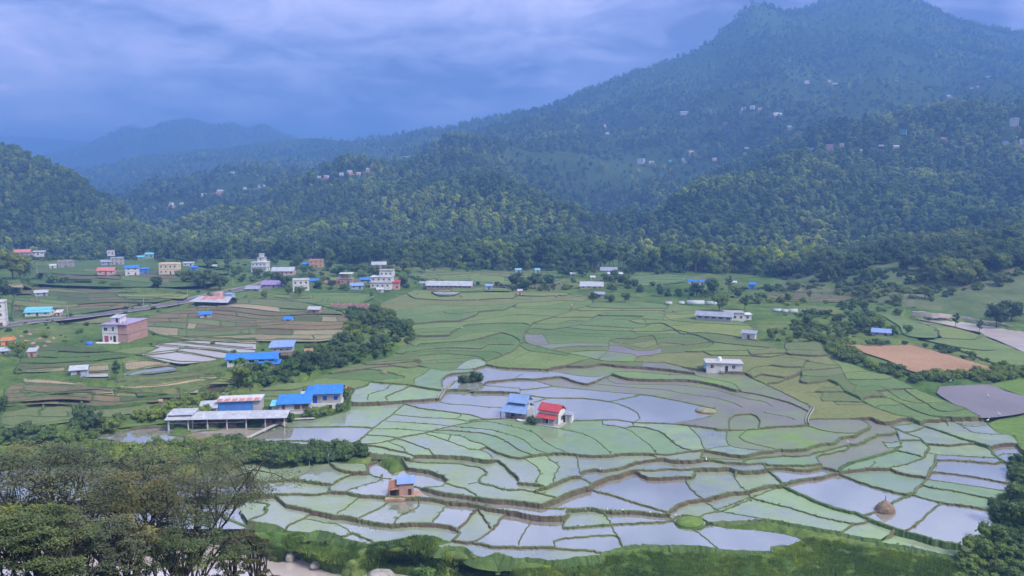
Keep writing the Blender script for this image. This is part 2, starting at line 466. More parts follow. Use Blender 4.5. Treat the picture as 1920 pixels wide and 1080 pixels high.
B2 710,238 780,280 870,300 980,297 1000,285 985,240 w.7
B2 1000,285 1060,320 1160,330
B2 150,480 250,470 450,465 600,470 700,460 830,462 950,485 1100,490 1250,500 1400,505 1600,535 1820,560 1920,570 w.9
B2 830,458 950,410 1050,375 1100,345
B2 755,625 850,560 930,485
B2 925,660 1050,590 1170,500
B2 1190,705 1240,640 1380,555 1385,508
B2 1475,695 1520,630 1600,540
B2 1670,735 1740,660 1820,565
B2 1795,845 1870,780 1920,730 B3 70,575
B2 390,560 480,575 620,605 750,630 900,665 1000,690 1100,705 1200,715 1380,700 1500,700 1640,730 1690,760 1660,800 1630,815 w.8
B2 520,640 650,665 790,700 870,750
B2 380,705 440,680 520,640 570,600
B2 790,812 830,775 880,755 1050,832
B2 100,710 340,735 540,755 640,790 800,815 900,828 990,850 1050,835 1200,815 1350,780 1500,780 1540,800 1620,825 1530,850 1540,885 1620,870 1740,890 1790,940 1900,970 B3 250,978 450,962 600,982 750,992 900,972 985,930 990,912 1150,865 1250,855 1450,865 1700,880 1860,888 1920,890 w.51
B2 1630,815 1700,835 1800,855 1920,880 B3 250,888 400,888 700,885 850,885 930,895 990,912 w.8
B2 100,710 40,600 130,480 250,470
B2 300,480 390,560
B2 150,480 130,375 60,300 60,240 300,245 600,245 700,238 850,235 970,235 985,240
B3 0,555 60,565 300,605 500,645 720,650 735,595
B3 720,595 735,650 705,715 900,705 1150,695 1350,680 1530,660
B3 1010,598 1060,690 1110,775
B3 640,885 635,830 680,805 850,790 1000,775 1105,775 1155,862
B3 275,600 190,710 100,800 40,860
B3 490,645 460,670 400,770 365,885
B3 1670,730 1760,790 1870,888
B3 1490,620 1530,660 1570,715 1670,730 1750,720 1800,690 1920,715 B4 150,760 280,825 30,862 20,895 -320,890 w.51
B3 1700,640 1780,610 1920,580 B4 0,440 110,395
B3 1530,650 1600,620 1700,640 1790,680
B3 1800,690 B4 0,655
'''
def parse_lines(txt):
    out = []
    for ln in txt.strip().splitlines():
        w = .5; reg = None; pts = []
        for tk in ln.split():
            if tk in REG: reg = REG[tk]
            elif tk[0] == 'w': w = float(tk[1:])
            else:
                a, b = tk.split(','); pts.append((reg[0] + float(a) / reg[2], reg[1] + float(b) / reg[2]))
        out.append((np.array(pts), w))
    return out
def catmull(p, step=9.0):
    p = np.asarray(p, float)
    if len(p) == 2:
        n = max(1, int(np.hypot(*(p[1] - p[0])) / (step * 2))); return p[0] + (p[1] - p[0]) * np.linspace(0, 1, n + 1)[:, None]
    q = np.vstack([2 * p[0] - p[1], p, 2 * p[-1] - p[-2]]); out = []
    for i in range(1, len(q) - 2):
        L = np.hypot(*(q[i + 1] - q[i])); n = max(1, int(round(L / step)))
        t = np.arange(n)[:, None] / n; a, b, c, d = q[i - 1], q[i], q[i + 1], q[i + 2]
        s = .5 * ((2 * b) + (c - a) * t + (2 * a - 5 * b + 4 * c - d) * t ** 2 + (3 * b - a - 3 * c + d) * t ** 3)
        lin = b + (c - b) * t
        out.append(.75 * s + .25 * lin)
    out.append(p[-1:]); return np.vstack(out)
def snap_ends(PL, tol=9.0):
    for i in range(len(PL)):
        for e in (0, -1):
            q = PL[i][e]; best = (tol, None)
            for j in range(len(PL)):
                P = PL[j]
                if j == i:
                    P = P[4:] if e == 0 else P[:-4]
                    if len(P) < 2: continue
                a = P[:-1]; d = P[1:] - a; L2 = (d * d).sum(1) + 1e-9
                t = np.clip(((q - a) * d).sum(1) / L2, 0, 1); c = a + d * t[:, None]
                ds = np.hypot(*(c - q).T); k = ds.argmin()
                if ds[k] < best[0]: best = (ds[k], c[k])
            if best[1] is not None:
                prev = PL[i][1] if e == 0 else PL[i][-2]
                d = best[1] - prev; L = np.hypot(*d) + 1e-9
                PL[i][e] = best[1] + d / L * .35
    return PL
def planar_faces(PL):
    segs = []; 
    for P in PL:
        for a, b in zip(P[:-1], P[1:]): segs.append((a[0], a[1], b[0], b[1]))
    S = np.array(segs); n = len(S); cuts = [[] for _ in range(n)]
    lo = np.minimum(S[:, :2], S[:, 2:]); hi = np.maximum(S[:, :2], S[:, 2:])
    for i in range(n):
        m = np.where((lo[i + 1:, 0] <= hi[i, 0]) & (hi[i + 1:, 0] >= lo[i, 0]) & (lo[i + 1:, 1] <= hi[i, 1]) & (hi[i + 1:, 1] >= lo[i, 1]))[0] + i + 1
        x1, y1, x2, y2 = S[i]
        for j in m:
            x3, y3, x4, y4 = S[j]; d = (x2 - x1) * (y4 - y3) - (y2 - y1) * (x4 - x3)
            if abs(d) < 1e-9: continue
            t = ((x3 - x1) * (y4 - y3) - (y3 - y1) * (x4 - x3)) / d; u = ((x3 - x1) * (y2 - y1) - (y3 - y1) * (x2 - x1)) / d
            if -1e-6 <= t <= 1 + 1e-6 and -1e-6 <= u <= 1 + 1e-6:
                p = (x1 + t * (x2 - x1), y1 + t * (y2 - y1)); cuts[i].append((t, p)); cuts[j].append((u, p))
    vid = {}; V = []
    def vert(p):
        k = (round(p[0] / .12), round(p[1] / .12))
        for dx in (-1, 0, 1):
            for dy in (-1, 0, 1):
                if (k[0] + dx, k[1] + dy) in vid: return vid[(k[0] + dx, k[1] + dy)]
        vid[k] = len(V); V.append(p); return vid[k]
    adj = {}
    for i in range(n):
        pts = [(0, (S[i, 0], S[i, 1]))] + sorted(cuts[i], key=lambda c: c[0]) + [(1, (S[i, 2], S[i, 3]))]
        ids = [vert(p) for _, p in pts]
        for a, b in zip(ids[:-1], ids[1:]):
            if a != b: adj.setdefault(a, set()).add(b); adj.setdefault(b, set()).add(a)
    st = [v for v in adj if len(adj[v]) == 1]
    while st:
        v = st.pop()
        if len(adj[v]) != 1: continue
        w = adj[v].pop(); adj[w].discard(v)
        if len(adj[w]) == 1: st.append(w)
    nxt = {}
    for v in adj:
        nb = sorted(adj[v], key=lambda w: math.atan2(V[w][1] - V[v][1], V[w][0] - V[v][0]))
        for k, w in enumerate(nb): nxt[(w, v)] = (v, nb[(k - 1) % len(nb)])
    seen = set(); faces = []
    for h in nxt:
        if h in seen: continue
        f = []; g = h
        while g not in seen:
            seen.add(g); f.append(g[0]); g = nxt[g]
        P = np.array([V[i] for i in f]); A = .5 * np.sum(P[:, 0] * np.roll(P[:, 1], -1) - np.roll(P[:, 0], -1) * P[:, 1])
        if A > 12: faces.append(P)
    return faces
# ------------------------------------------------------------------ materials of the land
def water_mat(name, mud, refl, rough=.03, green=None, gfac=0.0, patch=.06, rip=.02, c2=None):
    m, t, b, out = newmat(name); L = t.links.new
    n = tex(t, patch, 4, .55); r = ramp(t, [(.35, mud), (.65, c2 or tuple(c * .8 for c in mud))]); L(n, r.inputs[0])
    b.inputs['Roughness'].default_value = .8; b.inputs['Specular IOR Level'].default_value = .1
    col = r.outputs[0]
    gl = N(t, 'ShaderNodeBsdfGlossy'); gl.inputs['Roughness'].default_value = rough; gl.inputs['Color'].default_value = (.96, .97, 1, 1)
    bp = N(t, 'ShaderNodeBump'); bp.inputs['Strength'].default_value = rip; bp.inputs['Distance'].default_value = .05
    L(tex(t, 1.6, 3, .5), bp.inputs['Height']); L(bp.outputs[0], gl.inputs['Normal'])
    ms = N(t, 'ShaderNodeMixShader'); fac = refl
    if green:
        sp = tex(t, 3.5, 2, .5); pt = tex(t, patch * 1.7, 4, .6)
        oi = N(t, 'ShaderNodeObjectInfo')
        a = math_(t, 'ADD', math_(t, 'MULTIPLY', sp, .25), math_(t, 'MULTIPLY', pt, 1.05))
        a = math_(t, 'ADD', a, math_(t, 'MULTIPLY', math_(t, 'SUBTRACT', oi.outputs['Random'], .5), .16))
        rr = ramp(t, [(.52 - gfac * .34, (0, 0, 0)), (.92 - gfac * .34, (1, 1, 1))]); L(a, rr.inputs[0])
        g = mixrgb(t, tex(t, .35, 3), green, tuple(c * 1.5 for c in green))
        col = mixrgb(t, rr.outputs[0], col, g)
        fac = math_(t, 'MULTIPLY', math_(t, 'SUBTRACT', 1.0, math_(t, 'MULTIPLY', rr.outputs[0], .86)), refl)
        L(fac, ms.inputs[0])
    else: ms.inputs[0].default_value = refl
    L(col, b.inputs['Base Color'])
    L(b.outputs[0], ms.inputs[1]); L(gl.outputs[0], ms.inputs[2]); L(ms.outputs[0], out.inputs[0]); return m
def field_mat(name, c1, c2, rand=.16, scale=.07, stripe=.0):
    # stripe > 0: furrows
    m, t, b, out = newmat(name); L = t.links.new
    n = tex(t, scale, 5, .62); r = ramp(t, [(.33, c1), (.68, c2)]); L(n, r.inputs[0])
    f = tex(t, 1.7, 3, .6, stretch=(.5, 1, 1)); r2 = ramp(t, [(.25, (.72, .72, .72)), (.75, (1.28, 1.28, 1.2))]); L(f, r2.inputs[0])
    col = mixrgb(t, 1, r.outputs[0], r2.outputs[0], 'MULTIPLY')
    oi = N(t, 'ShaderNodeObjectInfo'); r3 = ramp(t, [(0, (1 - rand, 1 - rand * .6, 1 - rand)), (.5, (1, 1, 1)), (1, (1 + rand * 1.4, 1 + rand * .7, 1))])
    L(oi.outputs['Random'], r3.inputs[0]); col = mixrgb(t, 1, col, r3.outputs[0], 'MULTIPLY')
    if stripe:
        w = N(t, 'ShaderNodeTexWave'); w.inputs['Scale'].default_value = .35; w.inputs['Distortion'].default_value = 2.5; w.inputs['Detail'].default_value = 3; mp = N(t, 'ShaderNodeMapping'); mp.inputs['Rotation'].default_value = (0, 0, -.5); L(N(t, 'ShaderNodeNewGeometry').outputs['Position'], mp.inputs[0]); L(mp.outputs[0], w.inputs[0])
        r5 = ramp(t, [(0, (1 - stripe,) * 3), (1, (1 + stripe * .6,) * 3)]); L(w.outputs[0], r5.inputs[0]); col = mixrgb(t, 1, col, r5.outputs[0], 'MULTIPLY')
    L(col, b.inputs['Base Color']); b.inputs['Roughness'].default_value = .95; b.inputs['Specular IOR Level'].default_value = .1
    return m
PM = {
 'W': water_mat('paddy_water', (.26, .265, .21), .46, rip=.015, c2=(.23, .22, .18)),
 'WS': water_mat('paddy_water_seedlings', (.24, .25, .19), .45, green=(.17, .215, .12), gfac=.30),
 'S': water_mat('paddy_young_rice', (.26, .27, .20), .50, green=(.17, .235, .12), gfac=.52),
 'SG': water_mat('paddy_rice_in_water', (.20, .24, .15), .45, green=(.130, .190, .100), gfac=.72),
 'B': water_mat('paddy_muddy_water', (.30, .25, .16), .40, c2=(.34, .29, .20)),
 'M': water_mat('paddy_wet_mud', (.21, .185, .145), .22, rough=.12, green=(.12, .17, .06), gfac=.0, patch=.05),
 'MG': water_mat('paddy_mud_rice', (.20, .19, .13), .22, rough=.12, green=(.12, .19, .05), gfac=.45, patch=.05),
 'G': field_mat('rice_green', (.100, .155, .062), (.138, .192, .080)),
 'GY': field_mat('rice_yellow_green', (.130, .175, .062), (.168, .208, .078)),
 'GB': field_mat('rice_thin_green', (.115, .145, .062), (.15, .17, .08)),
 'DG': field_mat('dull_green_grass', (.075, .095, .045), (.11, .125, .06)), 'BR': field_mat('brown_dry_grass', (.125, .10, .065), (.175, .145, .09)), 'GR': field_mat('fresh_grass', (.085, .13, .045), (.11, .155, .055)),
 'D': field_mat('dry_tan_soil', (.25, .20, .13), (.33, .265, .18), stripe=.1),
 'O': field_mat('ploughed_orange_soil', (.29, .175, .105), (.36, .225, .14), rand=.02, stripe=.16, scale=.05),
 'K': water_mat('grey_puddled_mud', (.20, .17, .17), .16, rough=.25, patch=.05, c2=(.16, .135, .13)),
 'LG': field_mat('lawn_green', (.088, .155, .042), (.115, .188, .052)),
 'P': water_mat('paddy_pale_mud', (.42, .37, .29), .35, c2=(.47, .42, .34)),
 'R': water_mat('river_water', (.42, .35, .32), .35, rough=.12, rip=.25, c2=(.54, .46, .43)),
}
def bund_mat():
    m, t, b, out = newmat('bund_earth'); L = t.links.new
    g = N(t, 'ShaderNodeNewGeometry'); sp = N(t, 'ShaderNodeSeparateXYZ'); L(g.outputs['Normal'], sp.inputs[0])
    n = tex(t, .5, 4, .6); n2 = tex(t, .045, 3, .5)
    soil = ramp(t, [(.3, (.075, .053, .04)), (.7, (.14, .105, .08))]); L(n, soil.inputs[0])
    gr = ramp(t, [(.3, (.065, .105, .03)), (.7, (.115, .155, .055))]); L(n, gr.inputs[0])
    f = math_(t, 'ADD', math_(t, 'MULTIPLY', sp.outputs[2], .55), math_(t, 'MULTIPLY', n2, .9))
    rr = ramp(t, [(.56, (0, 0, 0)), (.86, (1, 1, 1))]); L(f, rr.inputs[0])
    L(mixrgb(t, rr.outputs[0], soil.outputs[0], gr.outputs[0]), b.inputs['Base Color']); b.inputs['Roughness'].default_value = .95
    return m
BUND = bund_mat()
GRASSB = pmat('bund_grass', (.045, .085, .025), (.09, .14, .04), .4, fine=.3)
CONC = pmat('concrete_path', (.30, .28, .25), (.38, .36, .33), .8, fine=.15)
def ground_mat():
    m, t, b, out = newmat('ground_grass'); L = t.links.new
    n = tex(t, .018, 5, .6, dist=.3); n2 = tex(t, .12, 5, .65); n3 = tex(t, .9, 4, .65)
    base = ramp(t, [(.36, (.055, .105, .026)), (.48, (.085, .14, .034)), (.58, (.115, .15, .045)), (.70, (.17, .15, .075))]); L(n, base.inputs[0])
    v = ramp(t, [(.3, (.62, .68, .62)), (.5, (1, 1, 1)), (.7, (1.4, 1.3, 1.25))]); L(n2, v.inputs[0])
    v2 = ramp(t, [(.3, (.7, .7, .7)), (.7, (1.3, 1.3, 1.3))]); L(n3, v2.inputs[0])
    c = mixrgb(t, 1, mixrgb(t, 1, base.outputs[0], v.outputs[0], 'MULTIPLY'), v2.outputs[0], 'MULTIPLY')
    L(c, b.inputs['Base Color']); b.inputs['Roughness'].default_value = .95; b.inputs['Specular IOR Level'].default_value = .1
    bp = N(t, 'ShaderNodeBump'); bp.inputs['Strength'].default_value = .6; bp.inputs['Distance'].default_value = .6
    L(n3, bp.inputs['Height']); L(bp.outputs[0], b.inputs['Normal']); return m
GROUND = ground_mat()
# ------------------------------------------------------------------ plots: faces of the bund net + single fields
PLINES = parse_lines(LINES); PW = [w for _, w in PLINES]
PL = snap_ends([catmull(p) for p, _ in PLINES])
TYPES = '''
W 1000,715 1080,735 1150,770 1270,765 960,745 920,700 1330,790 1060,715 900,735 860,745 1120,708 600,770 640,815 560,820 770,905
W 1290,925 1140,940 1560,920 1480,880 1780,985 1690,950 1830,860 1820,890 950,980 1010,1000 1180,1000 1320,1000 1420,1000 1100,1030 1100,985 1390,1010 1000,1045 860,970 1200,975
WS 700,925 620,935 560,935 680,905 760,955 830,965 900,960 650,965 560,960 650,985 720,995 590,990 1440,890 1370,930 1240,880 1060,905 940,870 1000,880 880,905 1150,870 1220,870 540,970 630,1010
WS 1700,840 1640,880 1750,870 1700,830 1800,840 1690,805 1740,815 1300,840 1260,820 1330,825 1320,960 840,870 880,880 980,920 920,925 1090,965 1720,800 1780,810
S 800,770 720,800 760,790 830,780 900,800 1000,835 820,835 870,830 760,840 720,835 1060,840 990,860 1120,855 1400,950 1460,970 1540,990 1600,1000 1650,1020 1290,820 1210,830 1450,930 1500,940 1390,925 760,740 690,735 880,690 840,770 860,845 740,770 920,765
SG 960,810 920,810 1120,825 1180,830 1060,815 950,800 1560,905 1640,910 1600,880 1800,935 1780,915 1740,940 1650,870 1500,870 900,830 940,835 1080,800 1210,810 760,720 800,725
G 1030,655 1060,690 760,590 800,600 860,610 900,640 900,620 800,650 850,665 700,710 780,700 650,715 1080,610 1130,620 1200,590 1000,680 950,570 880,575 850,690 1640,720 1680,740 1740,760 1700,780 1780,790 1610,700 1620,880 1600,900 600,730 1100,595 1090,625 1000,615 940,605 1750,740
GY 1010,585 1060,600 1230,608 1280,600 1300,615 1100,580 1010,555 960,560 1060,560 1400,650 1530,785 1430,735 1270,580 820,545 1340,640
GB 1300,640 1380,690 1450,700 1520,700 1470,660 1290,660 1560,690 1540,720 1590,745 1100,655 1250,640 960,550 1200,640 1180,650 1560,650 820,560 1360,640 700,670 750,680 760,670 1130,690 1560,760
M 1395,792 1040,645 1360,735 1400,750 1480,760 1590,850 1250,700 1560,820 1600,800 1550,795 1630,830
MG 1120,660 1150,665 1220,655 1340,720 1300,710 1480,815 1430,820 1520,815 1440,770 1370,790 1260,720 1200,690 1610,850 1450,860 1550,855
K 1210,660
'''
TS = []
for ln in TYPES.strip().splitlines():
    tk = ln.split()
    for p in tk[1:]:
        a, b = p.split(','); TS.append((float(a), float(b), tk[0]))
TSP = np.array([(a, b) for a, b, _ in TS])
def inside(P, X, Y):
    r = np.zeros(X.shape, bool); x1, y1 = P[:, 0], P[:, 1]; x2, y2 = np.roll(x1, -1), np.roll(y1, -1)
    for a, b, c, d in zip(x1, y1, x2, y2):
        if b != d: r ^= ((b > Y) != (d > Y)) & (X < (c - a) * (Y - b) / (d - b) + a)
    return r
U0, V0, U1, V1 = -300, 480, 2220, 1180
FID = np.full((V1 - V0, U1 - U0), -1, np.int16)
PLOTS = []          # dict(P, z, type)
def add_plot(P, typ=None, z=None, sink=None):
    P = np.asarray(P, float)
    x0, y0 = np.floor(P.min(0)).astype(int) - 1; x1, y1 = np.ceil(P.max(0)).astype(int) + 1
    x0, y0, x1, y1 = max(x0, U0), max(y0, V0), min(x1, U1), min(y1, V1)
    Y, X = np.mgrid[y0:y1, x0:x1]; m = inside(P, X + .5, Y + .5)
    if m.sum() < 6: return
    cx, cy_ = X[m].mean() + .5, Y[m].mean() + .5
    ar = float(m.sum())
    if z is None:
        k = max(1, int(m.sum() / 60)); zz = zidw(X[m][::k] + .5, Y[m][::k] + .5); z = float(np.median(zz))
    if typ is None:
        ins = np.array([m[int(b) - y0, int(a) - x0] if (y0 <= b < y1 and x0 <= a < x1) else False for a, b in TSP])
        if ins.any():
            k = np.where(ins)[0]; d = np.hypot((TSP[k, 0] - cx) * .5, TSP[k, 1] - cy_); typ = TS[k[d.argmin()]][2]
        else:
            d = np.hypot((TSP[:, 0] - cx) * .4, TSP[:, 1] - cy_); typ = TS[d.argmin()][2]
    FID[y0 - V0:y1 - V0, x0 - U0:x1 - U0][m] = len(PLOTS)
    PLOTS.append(dict(P=P, z=z, type=typ, area=ar, c=(cx, cy_), edge=False))
for P in planar_faces(PL): add_plot(P)
NET = len(PLOTS)
def px(reg, txt):
    o = REG[reg]; return np.array([(o[0] + float(t.split(',')[0]) / o[2], o[1] + float(t.split(',')[1]) / o[2]) for t in txt.split()])
EXTRA = [  # single fields with their own rim
 ('O', 'Z4', '330,390 800,400 960,400 1300,490 1560,565 1750,620 1450,640 1060,640 900,600 760,530 540,460', None),
 ('K', 'Z4', '1200,752 1620,735 1760,790 1940,840 2050,900 1920,980 1560,1022 1400,945 1285,882 1170,805', None),
 ('LG', 'Z4', '1640,735 1750,705 2000,690 2000,850 1920,832 1770,785', None),
 ('LG', 'Z5', '1620,415 1720,370 1920,330 2100,330 2100,640 1915,635 1870,590 1855,555 1805,512 1690,475', None),
 ('G', 'Z4', '700,140 860,150 1000,200 1180,265 1180,330 1000,330 880,300 860,240', None),
 ('GY', 'Z4', '1010,200 1180,215 1400,270 1560,320 1500,350 1190,330 1190,262', None),
 ('G', 'Z4', '1010,335 1190,338 1500,356 1570,326 1700,375 1840,430 1560,440 1280,400 1060,350', None),
 ('G', 'Z4', '1290,410 1560,446 1850,436 1960,490 1960,560 1840,580 1640,540 1400,450', None),
 ('P', 'R1', '1050,905 1320,882 1640,928 1360,968', 3.5), ('GY', 'R1', '830,870 950,850 1050,838 1180,850 1050,900', 3.9),
 ('P', 'R1', '1190,850 1155,828 1370,850 1310,876 1060,902', 3.8), ('P', 'R1', '1330,878 1400,852 1740,892 1735,918 1650,926', 3.7),
 ('P', 'R1', '1170,826 1310,810 1500,826 1740,850 1920,868 1920,890 1760,888 1600,862 1400,848', 4.0), ('P', 'R1', '1320,806 1480,796 1700,810 1920,822 1920,858 1700,843 1500,822', 4.2),
 ('D', 'R1', '1340,780 1500,770 1800,790 1920,792 1920,815 1700,803 1480,790', 4.4),
 ('D', 'R5', '150,165 320,150 490,148 485,182 170,190', 3.3), ('D', 'R5', '650,135 820,128 820,172 655,180', 3.2), ('D', 'R5', '930,115 1060,104 1270,132 1100,160 940,168', 3.2),
 ('W', 'R5', '930,206 1000,180 1270,150 1330,175 1150,200 930,214', 2.9), ('P', 'R5', '640,186 820,182 820,222 620,224', 2.9),
 ('D', 'R5', '175,240 330,238 520,262 640,272 620,290 420,282 190,268', 2.6), ('D', 'R5', '180,280 420,292 640,300 860,318 850,345 600,355 320,340 190,320', 2.2),
 ('GB', 'R5', '890,240 1250,215 1580,180 1620,192 1300,240 900,258', 2.7), ('D', 'R5', '900,296 1200,280 1450,240 1700,205 1740,215 1450,262 1220,296 920,312', 2.3), ('GB', 'R5', '1350,300 1600,270 1700,262 1720,275 1500,310 1360,325', 1.8),
 ('LG', 'R5', '40,520 120,500 300,505 240,540 60,550', .9), ('LG', 'R5', '20,690 260,655 600,625 900,590 1240,560 1250,572 900,610 640,650 300,690 40,730', -.2),
 ('W', 'R5', '700,660 850,640 960,610 1270,580 1270,650 1390,660 1400,715 1250,745 960,720 840,700 720,690', -.7), ('B', 'R5', '1390,655 1500,630 2080,600 1960,660 1840,700 1500,695 1400,690', -.6),
 ('W', 'P', '-300,868 150,872 330,880 455,882 470,905 440,930 -300,940', -2.4), ('W', 'P', '-300,946 430,936 500,955 470,985 420,992 -300,985', -3.6),
 ('R', 'P', '-300,998 150,1000 330,1008 440,1024 520,1036 560,1046 600,1056 660,1064 730,1074 800,1092 840,1180 -300,1180', -7.3),
 ('R', 'P', '1700,586 1760,594 1800,603 1850,611 1920,622 2100,640 2100,700 1990,690 1920,660 1860,634 1790,612 1720,598', -1.6),
 ('GY', 'R1', '870,445 1300,440 1420,455 1380,480 1100,470 900,465', None), ('GY', 'R1', '820,545 1000,530 1060,545 900,560', None), ('GB', 'R1', '450,640 700,625 860,615 1000,620 800,660 480,665', None),
 ('GB', 'R1', '1650,650 1920,640 1920,680 1650,690', None), ('GB', 'R1', '1340,712 1920,690 1920,745 1340,762', None),
 ('GY', 'Z1', '1000,58 1200,50 1600,60 1680,92 1600,92 1300,92 1000,95', None), ('GB', 'R3', '0,130 310,118 310,160 0,180', None), ('G', 'R3', '0,185 310,165 310,195 200,205 0,200', None), ('G', 'R3', '540,130 650,128 660,155 550,160', None),
 ('W', 'Z1', '780,105 850,140 1020,140 1100,105', None), ('GY', 'R2x', '90,450 300,445 560,462 560,475 300,470 100,468', None), ('GY', 'R2x', '560,320 900,318 900,345 560,335', None),
 ('D', 'R1', '30,365 160,362 180,395 40,390', None), ('GB', 'R1', '40,400 180,398 500,400 820,430 700,440 300,425 60,425', None),
]
REG['R2x'] = (440, 440, 4)
def zone_net(poly, spacing, tilt, types, seed, wav=3.0):
    rg = np.random.default_rng(seed); P = np.array(poly, float); P = np.vstack([P, P[:1]]); lines = [catmull(P, 9)]; lo, hi = P.min(0), P.max(0); rows = []
    v = lo[1] - abs(tilt) * (hi[0] - lo[0]); ph = rg.uniform(0, 6, 4)
    uu = np.arange(lo[0] - 4, hi[0] + 5, 9.0)
    while v < hi[1] + abs(tilt) * (hi[0] - lo[0]):
        vv = v + tilt * (uu - lo[0]) + wav * np.sin(uu / 61 + ph[0] + v * .07) + wav * .6 * np.sin(uu / 27 + ph[1] + v * .13); rows.append(vv); v += spacing * rg.uniform(.7, 1.35)
    for i, vv in enumerate(rows):
        ins = inside(P, uu, vv); k = 0
        while k < len(uu):
            if ins[k]:
                j = k
                while j + 1 < len(uu) and ins[j + 1]: j += 1
                a, b = max(k - 1, 0), min(j + 1, len(uu) - 1)
                if rg.random() < .9: lines.append(np.stack([uu[a:b + 1], vv[a:b + 1]], 1))
                k = j + 1
            else: k += 1
        if i + 1 < len(rows):
            for _ in range(int((hi[0] - lo[0]) / 70)):
                q = rg.integers(1, len(uu) - 2); c = np.array([(uu[q], vv[q] - .3), (uu[q] + rg.uniform(-6, 6), rows[i + 1][q] + .3)])
                if inside(P, c[:, 0], c[:, 1]).all(): lines.append(c)
    lines = [l for l in lines if len(l) > 1]
    first = len(PLOTS)
    for f in planar_faces(lines):
        c = f.mean(0); typ = types[rg.integers(len(types))]; n0 = len(PLOTS); add_plot(f, typ)
    for l in lines:
        m = inside(P, l[:, 0], l[:, 1]); ZL.append(l)
ZL = []
for zn in (([(280,592),(420,566),(500,556),(640,585),(648,618),(600,640),(340,634),(275,616)], 8.5, .02, ['BR','DG','BR','BR','D','GB'], 301), ([(30,700),(60,642),(150,652),(205,658),(240,668),(190,674),(100,692)], 10, .02, ['DG','GR','GR'], 302),
           ([(6,750),(40,716),(330,738),(420,706),(440,724),(330,762),(180,784),(10,802)], 9, -.03, ['BR','BR','DG','D','GB','BR'], 303), ([(30,538),(120,541),(330,549),(345,556),(268,571),(135,590),(60,598),(24,600)], 8, .0, ['DG','GY','GB','BR','BR','GR'], 304),
           ([(60,492),(200,487),(330,494),(430,512),(430,524),(330,538),(60,531)], 6.5, .01, ['DG','BR','GR','GB','DG'], 305), ([(440,557),(600,549),(700,552),(688,564),(640,580),(505,554)], 5.5, .02, ['GY','GB','DG'], 306),
           ([(760,510),(960,509),(1050,524),(960,535),(800,527)], 4.5, .0, ['G','GY','GB'], 307), ([(1180,516),(1288,516),(1284,528),(1190,536)], 4.5, .0, ['GR','G','DG'], 308), ([(1440,548),(1600,552),(1570,566),(1440,562)], 4, .03, ['BR','GB','BR'], 309)):
    zone_net(*zn)
for typ, reg, txt, z in EXTRA:
    P = px(reg, txt); P = catmull(np.vstack([P, P[:1]]), 10)[:-1]; add_plot(P, typ, z); PLOTS[-1]['edge'] = True
# the ground sheet, lowered under every plot
us = np.arange(-700, 2621, 6.0); vsr = np.concatenate([np.arange(486, 700, 2.6), np.arange(700, 1080, 3.6), np.arange(1080, 1200, 8)])
UU, VV = np.meshgrid(us, vsr); ZZ = zidw(UU, VV)
nrm = RNG.normal(size=ZZ.shape)
def smooth2(a, k):
    for _ in range(k):
        a = (a + np.roll(a, 1, 0) + np.roll(a, -1, 0) + np.roll(a, 1, 1) + np.roll(a, -1, 1)) / 5
    return a
ZZ = ZZ + smooth2(nrm, 4) * .5 + smooth2(nrm, 1) * .12
GP = at(UU, VV, ZZ)
iu = np.clip(UU.astype(int) - U0, 0, FID.shape[1] - 1); iv = np.clip(VV.astype(int) - V0, 0, FID.shape[0] - 1)
fid = FID[iv, iu]; inb = (UU >= U0) & (UU < U1) & (VV >= V0) & (VV < V1); fid = np.where(inb, fid, -1)
pz = np.array([p['z'] for p in PLOTS] + [99.0]); zf = np.where(fid >= 0, pz[fid] - .45, 99.0)
sh = [zf] + [np.roll(np.roll(zf, a, 0), b, 1) for a in (-1, 0, 1) for b in (-1, 0, 1) if (a, b) != (0, 0)]
zmin = np.minimum.reduce(sh); anyin = zmin < 90
GP[..., 2] = np.where(anyin & (zmin < GP[..., 2]), zmin, GP[..., 2])
nv, nu = UU.shape
idx = np.arange(nv * nu).reshape(nv, nu)
fc = np.stack([idx[1:, :-1], idx[1:, 1:], idx[:-1, 1:], idx[:-1, :-1]], -1).reshape(-1, 4)
ground = tag(meshobj('ground', GP.reshape(-1, 3), fc, GROUND, smooth=True), 'green valley floor between the hills', kind='structure')
base = tag(meshobj('terrain', [(-9000, 60, -40), (9000, 60, -40), (9000, 9000, -40), (-9000, 9000, -40)], [(0, 1, 2, 3)], GROUND), 'low land beyond the valley', kind='structure')
# near hillside below the viewpoint
gx = np.linspace(-160, 160, 41); gy = np.linspace(-40, 112, 31)
GX, GY = np.meshgrid(gx, gy); GZ = np.interp(GY, [-40, -6, 4, 30, 70, 104, 112], [54, 53.2, 52, 34, 8, -12.6, -15]) + smooth2(RNG.normal(size=GX.shape), 2) * .8
GZ = np.where(GY < 20, np.minimum(GZ, 53.2), GZ); I2 = np.arange(GX.size).reshape(GX.shape)
tag(meshobj('slope', np.stack([GX, GY, GZ], -1).reshape(-1, 3), np.stack([I2[:-1, :-1], I2[:-1, 1:], I2[1:, 1:], I2[1:, :-1]], -1).reshape(-1, 4), GROUND, smooth=True), 'grassy hillside below the viewpoint', kind='structure')
